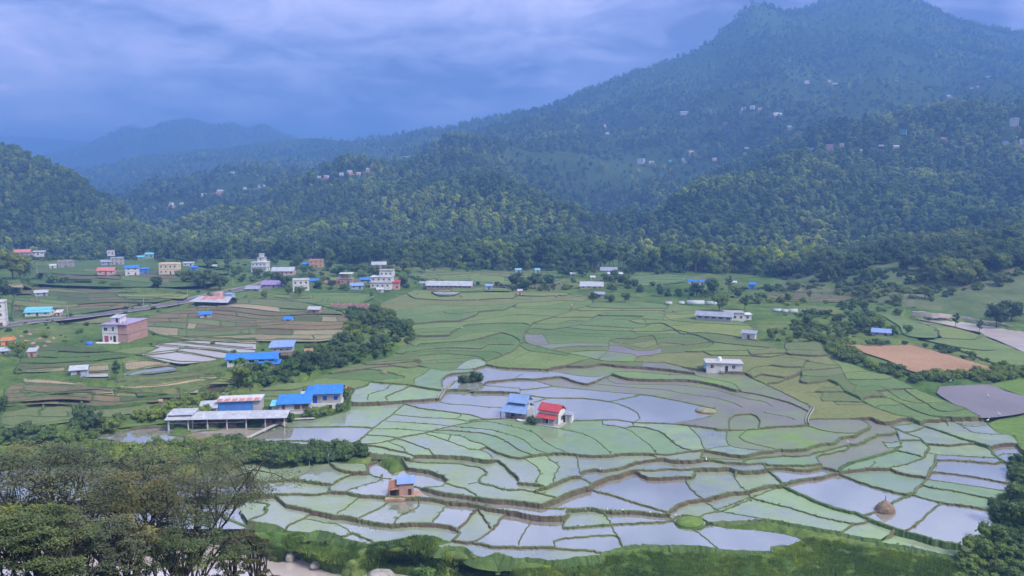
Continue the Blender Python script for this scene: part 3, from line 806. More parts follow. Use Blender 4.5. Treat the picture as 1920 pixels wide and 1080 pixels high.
# plots as flat sheets
field = tag(empty('paddy_terraces', (0, 0, 0)), 'stepped rice paddies filling the valley floor', kind='structure')
for i, pl in enumerate(PLOTS):
    P = pl['P']; zz = zidw(P[:, 0], P[:, 1]) if i < NET else np.full(len(P), pl['z'])
    W3 = at(P[:, 0], P[:, 1], zz); W3[:, 2] = pl['z']
    tr = tessellate_polygon([[Vector(p) for p in W3]])
    if not tr: continue
    tr = [t if (W3[t[1], 0] - W3[t[0], 0]) * (W3[t[2], 1] - W3[t[0], 1]) - (W3[t[1], 1] - W3[t[0], 1]) * (W3[t[2], 0] - W3[t[0], 0]) > 0 else (t[0], t[2], t[1]) for t in tr]
    nm = {'R': 'river', 'LG': 'meadow', 'O': 'ploughed_field', 'K': 'mud_field', 'D': 'dry_field'}.get(pl['type'], 'paddy')
    if nm == 'river':
        o = meshobj('river', W3, tr, PM['R']); tag(o, 'pale muddy river water', kind='structure')
    else: meshobj(nm, W3, tr, PM[pl['type']], field)
def side_z(u, v, du, dv, dflt, k=3.0):
    a = int(u + du * k) - U0; b = int(v + dv * k) - V0
    if 0 <= a < FID.shape[1] and 0 <= b < FID.shape[0] and FID[b, a] >= 0: return pz[FID[b, a]]
    return dflt
TOPS = []
def bund(P, w, mat, hgt=.32, parent=None, name='bund', closed=False, jit=.12, flat=False):
    P = np.asarray(P); n = len(P); T = np.gradient(P, axis=0) if not closed else (np.roll(P, -1, 0) - np.roll(P, 1, 0))
    z0 = zidw(P[:, 0], P[:, 1]); W3 = at(P[:, 0], P[:, 1], z0)
    T3 = np.gradient(W3[:, :2], axis=0) if not closed else (np.roll(W3, -1, 0) - np.roll(W3, 1, 0))[:, :2]
    T3 /= np.linalg.norm(T3, axis=1, keepdims=True) + 1e-9; Nn = np.stack([-T3[:, 1], T3[:, 0]], 1)
    V = []; lat = RNG.normal(0, .10, n); lat[0] = lat[-1] = 0
    for k in range(n):
        q = W3[k, :2] + Nn[k] * 1.2; uu, vv = proj((q[0], q[1], z0[k])); d = np.array([uu - P[k, 0], vv - P[k, 1]]); d /= np.hypot(*d) + 1e-9
        g = z0[k] - .1; NOP = -99.0
        zl = side_z(P[k, 0], P[k, 1], d[0], d[1], NOP); zr = side_z(P[k, 0], P[k, 1], -d[0], -d[1], NOP); sl_ = .28 if zl > -90 else 1.1; sr_ = .28 if zr > -90 else 1.1; zl = zl if zl > -90 else min(g, zr if zr > -90 else g) - .5; zr = zr if zr > -90 else min(g, zl) - .5
        zt = max(zl, zr) + hgt * (1 + random.uniform(-.25, .25)); ww = w * (1 + random.uniform(-jit, jit)) * .5; s = .28
        for sgn, off, z in ((1, ww + sl_ * (zt - zl) + .1, zl - .2), (1, ww, zt - .06), (1, ww * .35, zt), (-1, ww * .35, zt), (-1, ww, zt - .06), (-1, ww + sr_ * (zt - zr) + .1, zr - .2)):
            c = W3[k, :2] + Nn[k] * (sgn * off * (1 + random.uniform(-.1, .1)) + lat[k]); V.append((c[0], c[1], z))
        TOPS.append((W3[k, 0], W3[k, 1], zt - .05, P[k, 1]))
    Fc = []; m = n if closed else n - 1
    for k in range(m):
        a, b = k * 6, ((k + 1) % n) * 6
        for j in range(5): Fc.append((a + j, a + j + 1, b + j + 1, b + j))
    return meshobj(name, V, Fc, mat, parent)
PATHS = [PL.index(p) for p in PL if False]
for P, w in zip(PL, PW):
    L = catmull(P, 5) if len(P) > 2 else P
    bund(L, w * .54, GRASSB if (w >= 1.15 or w == .51) else BUND, .10 + .07 * (w > .6), field)
for l in ZL: bund(l, .45, GRASSB, .18, field, name='grass_bank')
for pl in PLOTS[NET:]:
    if not pl['edge']: continue
    if pl['type'] in 'OKRLG' or pl['type'] == 'R': continue
    bund(pl['P'], .45, BUND, .2, field, closed=True, name='field_rim')
# ------------------------------------------------------------------ hills
def hill_mat(name, c1, c2, c3, sc=.004):
    m, t, b, out = newmat(name); L = t.links.new
    n = tex(t, sc, 6, .6, dist=.4); n2 = tex(t, sc * 8, 5, .65)
    r = ramp(t, [(.36, c1), (.5, c2), (.64, c3)]); L(math_(t, 'ADD', math_(t, 'MULTIPLY', n, .6), math_(t, 'MULTIPLY', n2, .4)), r.inputs[0])
    g = N(t, 'ShaderNodeNewGeometry'); sp = N(t, 'ShaderNodeSeparateXYZ'); L(g.outputs['Position'], sp.inputs[0])
    # narrow farm terraces that follow the contours
    zz = math_(t, 'ADD', math_(t, 'MULTIPLY', sp.outputs[2], .30), math_(t, 'MULTIPLY', tex(t, .006, 3), 14.0))
    fr = math_(t, 'FRACT', zz); rr = ramp(t, [(.0, (.55, .6, .55)), (.25, (1, 1, 1)), (.8, (1.35, 1.3, 1.2)), (1, (.6, .65, .6))]); L(fr, rr.inputs[0])
    fm = ramp(t, [(.46, (0, 0, 0)), (.58, (1, 1, 1))]); L(tex(t, .0035, 4, .5), fm.inputs[0])
    col = mixrgb(t, fm.outputs[0], r.outputs[0], mixrgb(t, 1, r.outputs[0], rr.outputs[0], 'MULTIPLY'))
    L(col, b.inputs['Base Color']); b.inputs['Roughness'].default_value = 1; b.inputs['Specular IOR Level'].default_value = .05
    return m
HILL = hill_mat('hill_slope', (.024, .044, .015), (.038, .064, .021), (.062, .095, .032))
FARH = hill_mat('far_hill_slope', (.028, .045, .02), (.045, .065, .026), (.07, .09, .035), .0025)
def fbm(x, y, sc, seed, octs=4):
    rng = np.random.default_rng(seed); out = np.zeros(np.broadcast(x, y).shape); a = 1.0; f = 1.0 / sc
    for o in range(octs):
        ph = rng.uniform(0, 100, 2); th = rng.uniform(0, 6.28)
        xx = (x * math.cos(th) + y * math.sin(th)) * f + ph[0]; yy = (-x * math.sin(th) + y * math.cos(th)) * f + ph[1]
        xi, yi = np.floor(xx).astype(int), np.floor(yy).astype(int); fx, fy = xx - xi, yy - yi
        fx = fx * fx * (3 - 2 * fx); fy = fy * fy * (3 - 2 * fy)
        def h(i, j): return ((np.sin(i * 127.1 + j * 311.7 + seed * 17.3) * 43758.5453) % 1.0)
        out += a * ((h(xi, yi) * (1 - fx) + h(xi + 1, yi) * fx) * (1 - fy) + (h(xi, yi + 1) * (1 - fx) + h(xi + 1, yi + 1) * fx) * fy - .5)
        a *= .5; f *= 2.03
    return out
def foot_d(u, v, z=2.0): return at(u, v, z)[..., 1]
def hill_sheet(name, table, u0, u1, du, rows, mat, amp, sc, seed, label, skirt=True, footz=2.0):
    us_ = np.arange(u0, u1 + 1, du, dtype=float); cols = sorted(table)
    K = len(table[cols[0]]); D = np.zeros((K, len(us_))); Vv = np.zeros((K, len(us_)))
    def smooth_interp(x, xs, ys):
        # monotone-ish cubic through the columns
        xs = np.asarray(xs, float); ys = np.asarray(ys, float); m = np.gradient(ys, xs); i = np.clip(np.searchsorted(xs, x) - 1, 0, len(xs) - 2)
        h = xs[i + 1] - xs[i]; t = np.clip((x - xs[i]) / h, 0, 1)
        return (2*t**3-3*t**2+1)*ys[i] + (t**3-2*t**2+t)*h*m[i]*.7 + (-2*t**3+3*t**2)*ys[i+1] + (t**3-t**2)*h*m[i+1]*.7
    for k in range(K):
        vv = np.array([table[c][k][1] for c in cols], float)
        dd = np.array([table[c][k][0] if table[c][k][0] is not None else float(foot_d(c, table[c][k][1], footz)) for c in cols])
        D[k] = smooth_interp(us_, cols, dd); Vv[k] = smooth_interp(us_, cols, vv)
    t = np.linspace(0, K - 1, rows); DD = np.zeros((rows, len(us_))); VV_ = np.zeros_like(DD)
    P = np.stack([atd(us_, Vv[k], D[k]) for k in range(K)])          # K x nu x 3 knots
    # Catmull-Rom between knots in world space
    out = np.zeros((rows, len(us_), 3)); Q = np.concatenate([2 * P[:1] - P[1:2], P, 2 * P[-1:] - P[-2:-1]])
    for r, tt in enumerate(t):
        i = min(int(tt), K - 2); s = tt - i; a, b, c, d = Q[i], Q[i + 1], Q[i + 2], Q[i + 3]
        cr = .5 * ((2*b) + (c-a)*s + (2*a-5*b+4*c-d)*s*s + (3*b-a-3*c+d)*s**3); li = b + (c - b) * s
        out[r] = .5 * cr + .5 * li
    w = np.interp(t, [0, .6, (K - 1) * .6, (K - 1) * .8, K - 1], [0, 1, 1, .3, .2])[:, None]
    if amp > 0:
        n = fbm(out[..., 0], out[..., 1], sc, seed, 5); n2 = -np.abs(fbm(out[..., 0] * 1.0, out[..., 1] * .6, sc * .8, seed + 5, 3)) * 1.6 + .25
        out[..., 2] += (n + n2) * amp * w * (out[..., 1] / 1000) ** .6
    if skirt:
        s0 = out[0].copy(); s0[:, 1] -= 25; s0[:, 2] -= 8; out = np.concatenate([s0[None], out])
    nr, nc = out.shape[:2]; I = np.arange(nr * nc).reshape(nr, nc)
    fcs = np.stack([I[:-1, :-1], I[:-1, 1:], I[1:, 1:], I[1:, :-1]], -1).reshape(-1, 4)
    o = meshobj(name, out.reshape(-1, 3), fcs, mat, smooth=True); tag(o, label, kind='structure')
    return o, out
MT = {  # column u: knots (depth, v) foot, front slope, spur crest, behind it, mid slope, upper slope, ridge, back
 -500: [(None,482),(1000,450),(1300,400),(1400,404),(1900,380),(2300,350),(2800,330),(3400,400)],
 150: [(None,482),(1000,450),(1300,405),(1400,409),(1800,385),(2300,350),(2800,325),(3400,400)],
 300: [(None,484),(900,450),(1250,400),(1350,402),(1900,355),(2400,318),(2900,290),(3500,400)],
 420: [(None,488),(820,450),(1180,378),(1280,382),(1900,335),(2400,303),(2900,280),(3500,400)],
 560: [(None,494),(790,450),(1150,356),(1250,360),(1900,315),(2500,288),(3000,267),(3600,400)],
 700: [(None,500),(760,446),(1180,328),(1280,330),(1900,298),(2400,278),(2900,266),(3500,400)],
 830: [(None,501),(740,450),(1180,308),(1280,308),(1610,284),(2083,264),(2610,250),(3156,400)],
 940: [(None,502),(730,450),(1060,330),(1180,322),(1450,282),(1900,246),(2450,224),(2950,400)],
 1040: [(None,504),(720,455),(980,384),(1080,372),(1380,280),(1900,226),(2450,196),(2950,400)],
 1120: [(None,505),(710,470),(860,446),(1030,432),(1380,300),(1900,214),(2450,170),(2950,400)],
 1200: [(None,507),(690,478),(800,456),(990,440),(1380,300),(1900,198),(2450,138),(2950,400)],
 1330: [(None,510),(690,465),(880,372),(1030,372),(1380,280),(1900,164),(2450,84),(2950,400)],
 1375: [(None,511),(690,460),(905,357),(1055,353),(1380,268),(1900,146),(2450,46),(2950,400)],
 1410: [(None,512),(690,455),(930,342),(1080,335),(1380,256),(1900,132),(2450,14),(2950,400)],
 1480: [(None,513),(690,452),(955,318),(1080,305),(1380,240),(1900,122),(2450,21),(2950,400)],
 1550: [(None,514),(690,450),(980,296),(1080,278),(1380,226),(1900,114),(2450,6),(2950,400)],
 1700: [(None,516),(690,440),(980,284),(1080,262),(1380,198),(1900,94),(2450,-2),(2950,400)],
 1800: [(None,516),(690,430),(980,280),(1080,256),(1380,188),(1900,106),(2450,48),(2950,400)],
 1920: [(None,518),(680,430),(980,288),(1080,262),(1380,188),(1900,126),(2450,80),(2950,400)],
 2500: [(None,520),(680,420),(980,280),(1080,250),(1380,180),(1900,110),(2450,60),(2950,400)]}
mountain, MP = hill_sheet('mountain', MT, -500, 2500, 10, 150, HILL, 42, 300, 3, 'long forested mountain ridge rising to a peak on the right')
LT = {-600: [(None,490),(690,420),(900,270),(1050,270),(1200,400)], 0: [(None,486),(720,420),(900,290),(1000,300),(1150,420)], 100: [(None,486),(730,430),(890,315),(980,330),(1100,430)],
      200: [(None,487),(730,450),(860,385),(930,400),(1050,450)], 270: [(None,488),(710,462),(800,440),(850,450),(950,470)], 330: [(None,489),(690,478),(740,472),(780,476),(860,488)], 380: [(None,490),(660,489),(700,490),(740,493),(800,500)]}
lefthill, LP = hill_sheet('hill', LT, -600, 380, 10, 60, HILL, 12, 120, 11, 'dark wooded hill at the left edge of the valley')
RT = {1430: [(None,548),(420,543),(450,537),(500,530),(560,535)], 1550: [(None,560),(410,538),(450,513),(510,497),(600,503)], 1650: [(None,575),(392,545),(432,508),(500,480),(600,472)],
      1750: [(None,586),(372,562),(410,524),(470,482),(580,460)], 1840: [(None,590),(365,564),(400,522),(455,474),(560,444)], 1920: [(None,600),(355,572),(387,528),(440,474),(540,436)], 2400: [(None,620),(340,587),(370,534),(430,474),(540,430)]}
BANKM = hill_mat('bank_grass', (.065, .105, .036), (.115, .145, .060), (.205, .185, .125), .02)
rightslope, RP = hill_sheet('bank_slope', RT, 1430, 2400, 8, 60, BANKM, 3, 45, 23, 'grassy bank with scrub rising from the river on the right', footz=0.0)
FT1 = {c: [(3400, 420), (4000, v + 12), (4500, v), (5200, 420)] for c, v in ((-700,330),(60,300),(150,282),(200,262),(245,246),(270,252),(310,238),(360,234),(400,243),(437,240),(460,249),(490,243),(540,262),(620,285),(760,300),(1000,310))}
far1, FP1 = hill_sheet('far_ridge', FT1, -700, 1000, 8, 24, FARH, 0, 900, 31, 'hazy blue ridge with several rounded tops at far left', skirt=False)
FT2 = {c: [(5400, 420), (6200, v + 8), (6800, v), (7400, 420)] for c, v in ((-700,270),(40,262),(110,267),(180,272),(260,290),(600,330))}
far2, FP2 = hill_sheet('far_ridge', FT2, -700, 600, 10, 16, FARH, 0, 900, 37, 'faintest blue ridge on the horizon behind the left hill', skirt=False)
# ------------------------------------------------------------------ haze
hz, ht, hb, ho = newmat('haze_air'); ht.nodes.remove(hb)
pv = N(ht, 'ShaderNodeVolumePrincipled'); pv.inputs['Color'].default_value = (.19, .42, .93, 1); pv.inputs['Density'].default_value = HAZE_DENSITY = .00045
pv.inputs['Anisotropy'].default_value = 0.0
ht.links.new(pv.outputs[0], ho.inputs['Volume'])
zt = float(MP[..., 2].max()) + 30
bx = [(x, y, z) for z in (-45, zt) for y in (-80, 7800) for x in (-6200, 6200)]
haze = tag(meshobj('haze', bx, [(0,2,3,1),(4,5,7,6),(0,1,5,4),(2,6,7,3),(0,4,6,2),(1,3,7,5)], hz), 'thin blue haze filling the valley air', kind='stuff')
GEN = [
 (-8,614,30,48,3,0,'white','flat','concrete','white three storey house cut off by the left picture edge'),
 (70,592,42,9,1,-10,'white','gable','turq','low white house with a sky blue roof beside the road'), (109,592,9,7,1,0,'salmon','shed','white','tiny pale annex right of the sky blue roofed house'),
 (75,555,20,8,1,10,'bluegrey','gable','pale','small hut with bluish walls and white roof in the upper left field'), (384,595,20,8,1,6,'grey','gable','blue','little hut with bright blue roof below the road hall'),
 (197,515,28,9,1,0,'pink','gable','palered','low pink house with red roof under the left hill'), (246,516,23,15,2,6,'white','gable','blue','white two storey house with blue roof under the left hill'), (268,514,16,10,1,6,'blue','shed','blue','blue shed joined to the right of the white house with blue roof'),
 (316,514,33,19,2,-10,'cream','flat','cream','cream and orange two storey house with flat roof'), (207,477,12,6,1,0,'white','flat','white','small white cabin highest on the slope under the left hill'),
 (122,501,25,11,2,0,'concrete','flat','concrete','grey concrete house among bushes at left'), (218,496,21,12,2,0,'grey','flat','concrete','unfinished grey house behind the low pink house'), (198,497,17,7,1,0,'bluegrey','gable','greyroof','grey roofed house left of the unfinished grey house'),
 (263,485,12,4,1,0,'green','gable','turq','left hut of two with turquoise roofs on the green slope'), (279,482,14,6,1,0,'green','gable','turq','right hut of two with turquoise roofs on the green slope'),
 (40,480,26,8,1,0,'concrete','gable','palered','old house with pinkish roof at upper left'), (70,478,20,6,1,0,'white','shed','pale','pale shed right of the old pinkish roofed house'), (98,503,10,6,1,0,'white','gable','white','white hut left of the grey concrete house'),
 (352,498,18,5,1,0,'white','shed','pale','white shed right of the cream and orange house'), (362,507,12,6,1,0,'blue','shed','blue','small blue hut below the white shed near the tree clump'), (400,503,10,5,1,0,'white','gable','pale','white speck of a hut above the dark tree clump'),
 (530,516,40,9,1,-8,'salmon','gable','pale','long house with pale metal roof right of the white tiered house'), (574,500,13,6,1,0,'blue','gable','blue','small blue shed left of the orange house'), (592,501,25,13,2,0,'orange','flat','orange','orange two storey house at the foot of the forest'),
 (563,545,29,20,2,4,'white','flat','concrete','white two storey house with big dark windows in the village'), (510,540,36,8,1,-12,'purple','gable','purple','long purple roofed hall beside the road'), (474,546,26,6,1,-14,'concrete','gable','greyroof','low grey roofed row along the road, left of the purple hall'),
 (589,530,16,5,1,0,'concrete','gable','blue','low blue roofed shed right of the white house with dark windows'), (620,534,22,5,1,0,'brick','gable','rust','low brown roofed house in the village middle'), (636,532,16,7,1,0,'pink','gable','palered','small red roofed house beside the unfinished brick house'),
 (685,531,19,8,1,0,'concrete','gable','blue','blue roofed shed left of the white villa'), (668,542,23,8,1,5,'bluegrey','gable','lightblue','low house with pale blue roof in front of the blue roofed shed'), (739,540,20,12,2,0,'pink','gable','red','pink house with red roof right of the white villa'), (712,546,12,4,1,0,'white','shed','white','white lean-to at the foot of the white villa'),
 (710,504,26,9,1,0,'pink','gable','pale','pink walled house at the forest foot above the white villa'), (795,536,15,6,1,0,'concrete','gable','greyroof','small grey house left of the long metal roofed barn'), (917,543,13,8,1,0,'bluegrey','gable','lightblue','tiny blue house right of the long metal roofed barn'), (975,553,8,8,1,0,'pink','shed','pale','tiny red and white hut at the edge of the fields'),
 (1110,541,42,6,1,-2,'yellow','gable','pale','long low yellow house with pale roof below the forest'), (1124,558,18,8,1,0,'concrete','gable','greyroof','grey hut at the end of the field path'), (1142,510,30,4,1,0,'concrete','gable','greyroof','long grey roof close under the forest'), (1154,517,26,4,1,0,'white','shed','white','long white roof below the long grey roof'),
 (1074,517,10,4,1,0,'white','gable','white','white hut beside the dark round tree at the forest foot'), (1112,523,8,4,1,0,'white','gable','white','white hut above the long low yellow house'), (972,511,11,6,1,0,'white','gable','turq','left of two turquoise roofs behind the mid valley clump'), (1008,511,9,6,1,0,'white','gable','turq','right of two turquoise roofs behind the mid valley clump'),
 (1298,532,15,6,1,0,'white','gable','blue','left of the paired blue roofed huts'), (1317,535,10,8,1,0,'white','gable','blue','right of the paired blue roofed huts'), (1411,542,11,10,1,0,'blue','gable','blue','blue hut at the foot of the pale terraces'), (1375,533,13,4,1,0,'white','shed','white','low white hut left of the blue hut'),
 (1406,635,24,11,1,-16,'white','shed','greyroof','small white shed beside the bushes right of the paddies'), (1655,630,30,9,1,-10,'concrete','gable','lightblue','grey shed with pale blue roof above the ploughed field'), (1328,692,11,5,1,0,'turq','gable','turq','tiny turquoise hut left of the white concrete house'),
 (590,588,22,10,1,-18,'brick','gable','pale','brick hut with pale roof on the dry terrace'), (540,601,15,4,1,-6,'white','gable','blue','tiny hut with bright blue roof on the dry terrace'), (577,666,13,8,1,12,'brick','gable','thatch','small brown hut in the scrub right of the stilt hut'),
 (58,670,13,12,1,0,'brick','shed','pale','little brick hut with tilted pale roof at left'), (146,703,26,13,1,0,'bluegrey','gable','pale','grey hut with pale roof on the flooded strips'), (12,648,20,11,1,0,'kiosk','flat','white','orange walled kiosk with white roof at the left edge'), (4,665,16,8,1,0,'grey','shed','pale','grey shed at the left edge below the orange kiosk'),
]
FARW = 'tiny pale house dotted on the hazy mountain slope'; FARG = 'tiny pale houses scattered over the mountain'
RIDW = 'tiny pale house in the row along the middle ridge left of centre'; RIDG = 'houses in a row along the middle ridge'
HH = [(1513,158,12,8,2,'white','flat','concrete','white house highest on the mountain below the left shoulder of the peak',None),(1555,154,7,4,1,'white','gable','white',FARW,FARG),(1566,160,12,4,1,'white','gable','pale',FARW,FARG),
 (1395,208,12,8,2,'white','flat','white','left house of the white cluster high on the mid mountain',None),(1411,206,11,8,2,'white','gable','pale','middle house of the white cluster high on the mid mountain',None),(1425,208,9,6,1,'white','gable','palered','red roofed right house of the white cluster high on the mid mountain',None),
 (1284,217,20,8,2,'white','gable','pale','white house with wide roof on the mid mountain terraces',None),(1336,212,10,9,2,'bluegrey','flat','concrete','bluish house right of the wide roofed white house on the mountain',None),(1360,236,10,8,2,'orange','flat','orange','bright orange house on the mid mountain terraces',None),(1458,218,22,6,1,'white','gable','white','long white house on the mountain right of the cluster',None),
 (1202,309,18,14,2,'white','flat','white','white two storey house standing alone on the green mid slope',None),(1222,308,12,6,1,'white','gable','pale',FARW,FARG),(1258,305,10,5,1,'turq','gable','turq','left of two turquoise huts on the mid slope',None),(1281,302,8,5,1,'turq','gable','turq','right of two turquoise huts on the mid slope',None),(1340,302,11,6,1,'pink','gable','pale','pinkish hut on the mid slope',None),
 (1403,300,13,5,1,'white','gable','pale',FARW,FARG),(1400,280,9,3,1,'white','gable','white',FARW,FARG),(1296,288,14,5,1,'salmon','gable','pale',FARW,FARG),(1556,284,18,15,3,'pink','flat','pale','pink three storey house on the wooded spur',None),(1579,275,11,7,2,'white','flat','white','white house right of the pink three storey house',None),(1520,284,18,6,1,'white','gable','pale','pale house left of the pink three storey house',None),
 (1615,288,5,8,2,'white','gable','white',FARW,FARG),(1653,276,11,4,1,'white','gable','pale',FARW,FARG),(1681,278,13,5,1,'white','gable','white',FARW,FARG),(1694,254,16,12,2,'turq','flat','turq','turquoise house on the upper right slope',None),(1770,264,17,6,1,'salmon','gable','palered','red roofed house at right above the spur',None),(1737,225,5,4,1,'white','gable','white',FARW,FARG),
 (1779,182,9,4,1,'white','gable','white',FARW,FARG),(1822,168,6,4,1,'white','gable','white',FARW,FARG),(1834,165,6,4,1,'white','gable','white',FARW,FARG),(1853,147,9,4,1,'turq','gable','turq','turquoise hut highest at right',None),(1874,201,11,5,1,'white','gable','pale',FARW,FARG),(1898,200,18,6,1,'white','gable','pale',FARW,FARG),
 (1903,240,20,22,3,'white','flat','white','tall white three storey house at the right edge',None),(1886,273,12,9,2,'white','flat','white','small white house below the tall one at the right edge',None),(1916,273,9,14,2,'white','flat','white','white house cut by the right picture edge',None),(1139,253,8,5,1,'white','gable','white',FARW,FARG),(1134,238,5,5,1,'white','gable','white',FARW,FARG),(1240,262,8,4,1,'white','gable','white',FARW,FARG),(1480,240,10,4,1,'white','gable','pale',FARW,FARG),(1610,232,9,4,1,'white','gable','pale',FARW,FARG),
 (655,326,13,6,1,'salmon','gable','pale',RIDW,RIDG),(672,329,11,6,1,'pink','gable','pale',RIDW,RIDG),(690,321,9,6,1,'white','gable','pale',RIDW,RIDG),(640,330,10,6,1,'white','gable','white',RIDW,RIDG),(612,334,11,5,1,'white','gable','pale',RIDW,RIDG),(598,335,9,5,1,'white','gable','pale',RIDW,RIDG),(490,353,16,6,1,'white','gable','pale',RIDW,RIDG),(459,356,8,5,1,'white','gable','white',RIDW,RIDG),
 (410,362,20,5,1,'salmon','gable','pale',RIDW,RIDG),(380,368,17,4,1,'salmon','gable','pale',RIDW,RIDG),(318,386,16,6,1,'white','gable','pale',RIDW,RIDG),(340,384,8,4,1,'white','gable','white',RIDW,RIDG),(290,391,10,3,1,'white','gable','white',RIDW,RIDG),(435,326,10,3,1,'white','gable','white',RIDW,RIDG),(762,300,16,7,1,'turq','gable','pale','pale turquoise house on the ridge notch left of the green shoulder',None),(948,307,10,5,1,'yellow','gable','pale','small yellow house on the top of the central knoll',None)]

CLEAR = np.array([(g[0], g[1], g[2], g[3]) for g in GEN] + [(h[0], h[1], h[2], h[3]) for h in HH] + [(1036,797,70,40),(975,786,60,40),(752,931,70,45),(1362,697,80,30),(226,641,84,45),(486,509,40,30),(717,540,50,30),(1383,601,46,20),(648,533,30,20),(843,542,80,14),(1342,601,66,16),(424,806,215,30),(449,775,90,24),(470,686,70,16),(527,674,46,22),(604,766,84,40),(549,778,70,34),(398,573,96,20),(656,576,60,8),(1310,568,120,8),(1500,580,90,8)], float)
def cleared(u, v, m=10.0):
    u = np.asarray(u); v = np.asarray(v); bad = np.zeros(len(u), bool)
    for a, b, w, h in CLEAR: bad |= (np.abs(u - a) < w * .62 + 2) & (v - b > -h * .6 - 2) & (v - b < m)
    return ~bad
# ------------------------------------------------------------------ vegetation
def leaf_mat(name, c1, c2, rand=.25, trans=.25, pos=.02):
    m, t, b, out = newmat(name); L = t.links.new
    n = tex(t, 1.3, 3, .6, 'obj'); r = ramp(t, [(.3, c1), (.7, c2)]); L(n, r.inputs[0])
    oi = N(t, 'ShaderNodeObjectInfo'); r3 = ramp(t, [(0, (1 - rand, 1 - rand * .9, 1 - rand * .6)), (.6, (1, 1, 1)), (1, (1 + rand * 1.8, 1 + rand * 1.1, 1))])
    L(oi.outputs['Random'], r3.inputs[0]); col = mixrgb(t, 1, r.outputs[0], r3.outputs[0], 'MULTIPLY')
    pn = tex(t, pos, 3, .5); r4 = ramp(t, [(.36, (.62, .70, .78)), (.52, (1, 1, 1)), (.64, (1.75, 1.5, .95))]); L(pn, r4.inputs[0])
    col = mixrgb(t, 1, col, r4.outputs[0], 'MULTIPLY')
    L(col, b.inputs['Base Color']); b.inputs['Roughness'].default_value = .75; b.inputs['Specular IOR Level'].default_value = .2
    if trans:
        tl = N(t, 'ShaderNodeBsdfTranslucent'); L(col, tl.inputs[0]); ms = N(t, 'ShaderNodeMixShader'); ms.inputs[0].default_value = trans
        L(b.outputs[0], ms.inputs[1]); L(tl.outputs[0], ms.inputs[2]); L(ms.outputs[0], out.inputs[0])
    return m
LEAF_SAL = leaf_mat('leaf_forest', (.125, .205, .065), (.210, .310, .090), .42, .45, .008)
LEAF_DARK = leaf_mat('leaf_dark', (.080, .130, .054), (.140, .200, .075), .2, .35)
LEAF_BUSH = leaf_mat('leaf_bush', (.085, .145, .048), (.150, .225, .070), .25, .35)
LEAF_LIGHT = leaf_mat('leaf_light', (.075, .15, .03), (.14, .23, .05), .2, .25)
LEAF_OLIVE = leaf_mat('leaf_olive', (.060, .075, .032), (.13, .13, .055), .1, .2, .12)
BARK = pmat('bark', (.075, .06, .05), (.14, .12, .10), 1.5, coord='obj', fine=.3)
BARK_PALE = pmat('bark_pale', (.15, .13, .11), (.24, .21, .18), 1.2, coord='obj', fine=.3)
BARK_DARK = pmat('bark_dark', (.028, .024, .02), (.055, .046, .04), 1.5, coord='obj', fine=.3)
GRASSL = leaf_mat('grass_blades', (.13, .22, .045), (.21, .30, .07), .3, .4, .06)
def ico(sub=1):
    bm = bmesh.new(); bmesh.ops.create_icosphere(bm, subdivisions=sub, radius=1); bm.verts.ensure_lookup_table()
    v = np.array([x.co[:] for x in bm.verts]); f = np.array([[y.index for y in x.verts] for x in bm.faces]); bm.free(); return v, f
ICO1 = ico(1); ICO2 = ico(2)
def foliage(seed, clumps, nleaf, ls, core=.78, flat=1.0, sub=1, aspect=1.6):
    """leafy clumps: a lumpy core hidden in a shell of leaf-sized quads. clumps: (x,y,z,r)"""
    rng = np.random.default_rng(seed); V = []; Fq = []; n0 = 0
    bv, bf = ICO1 if sub == 1 else ICO2
    for (x, y, z, r) in clumps:
        if core > 0:
            k = 1 + rng.uniform(-.28, .28, len(bv)); v = bv * (r * core) * k[:, None]; v[:, 2] *= flat
            V.append(v + (x, y, z)); Fq += [tuple(int(i) + n0 for i in q) for q in bf]; n0 += len(v)
        n = max(6, int(nleaf * (r ** 2))); d = rng.normal(size=(n, 3)); d /= np.linalg.norm(d, axis=1, keepdims=True)
        d[:, 2] = np.where((d[:, 2] < -.35) & (rng.random(n) < .6), -d[:, 2], d[:, 2])
        rad = r * rng.uniform(.72, 1.12, n)[:, None]; c = d * rad * (1, 1, flat) + (x, y, z)
        nn = d + rng.normal(size=(n, 3)) * .55 + (0, 0, .3); nn /= np.linalg.norm(nn, axis=1, keepdims=True)
        a = np.cross(nn, rng.normal(size=(n, 3))); a /= np.linalg.norm(a, axis=1, keepdims=True) + 1e-9; b = np.cross(nn, a)
        s = ls * rng.uniform(.6, 1.3, n)[:, None]; a = a * s * aspect * .5; b = b * s * .5
        q = np.stack([c - a, c - b * .9 + a * .1, c + a, c + b], 1).reshape(-1, 3); V.append(q)
        Fq += [(n0 + 4 * i, n0 + 4 * i + 1, n0 + 4 * i + 2, n0 + 4 * i + 3) for i in range(n)]; n0 += 4 * n
    return np.vstack(V), Fq
def tube(V, Fc, pts, rads, seg=6):
    pts = [Vector(p) for p in pts]; n0 = len(V)
    for i, p in enumerate(pts):
        d = (pts[min(i + 1, len(pts) - 1)] - pts[max(i - 1, 0)]).normalized()
        a = d.orthogonal().normalized() if abs(d.z) < .9 else Vector((1, 0, 0)).cross(d).normalized(); b = d.cross(a)
        for k in range(seg):
            t = 2 * math.pi * k / seg; V.append(tuple(p + (a * math.cos(t) + b * math.sin(t)) * rads[i]))
    for i in range(len(pts) - 1):
        for k in range(seg):
            a0 = n0 + i * seg + k; a1 = n0 + i * seg + (k + 1) % seg; Fc.append((a0, a1, a1 + seg, a0 + seg))
KIND = {}
def mkmesh(name, V, Fc, mat, smooth=False):
    me = bpy.data.meshes.new(name); me.from_pydata([tuple(v) for v in V], [], Fc); me.materials.append(mat)
    if smooth: me.polygons.foreach_set('use_smooth', np.ones(len(me.polygons), bool))
    me.update(); return me
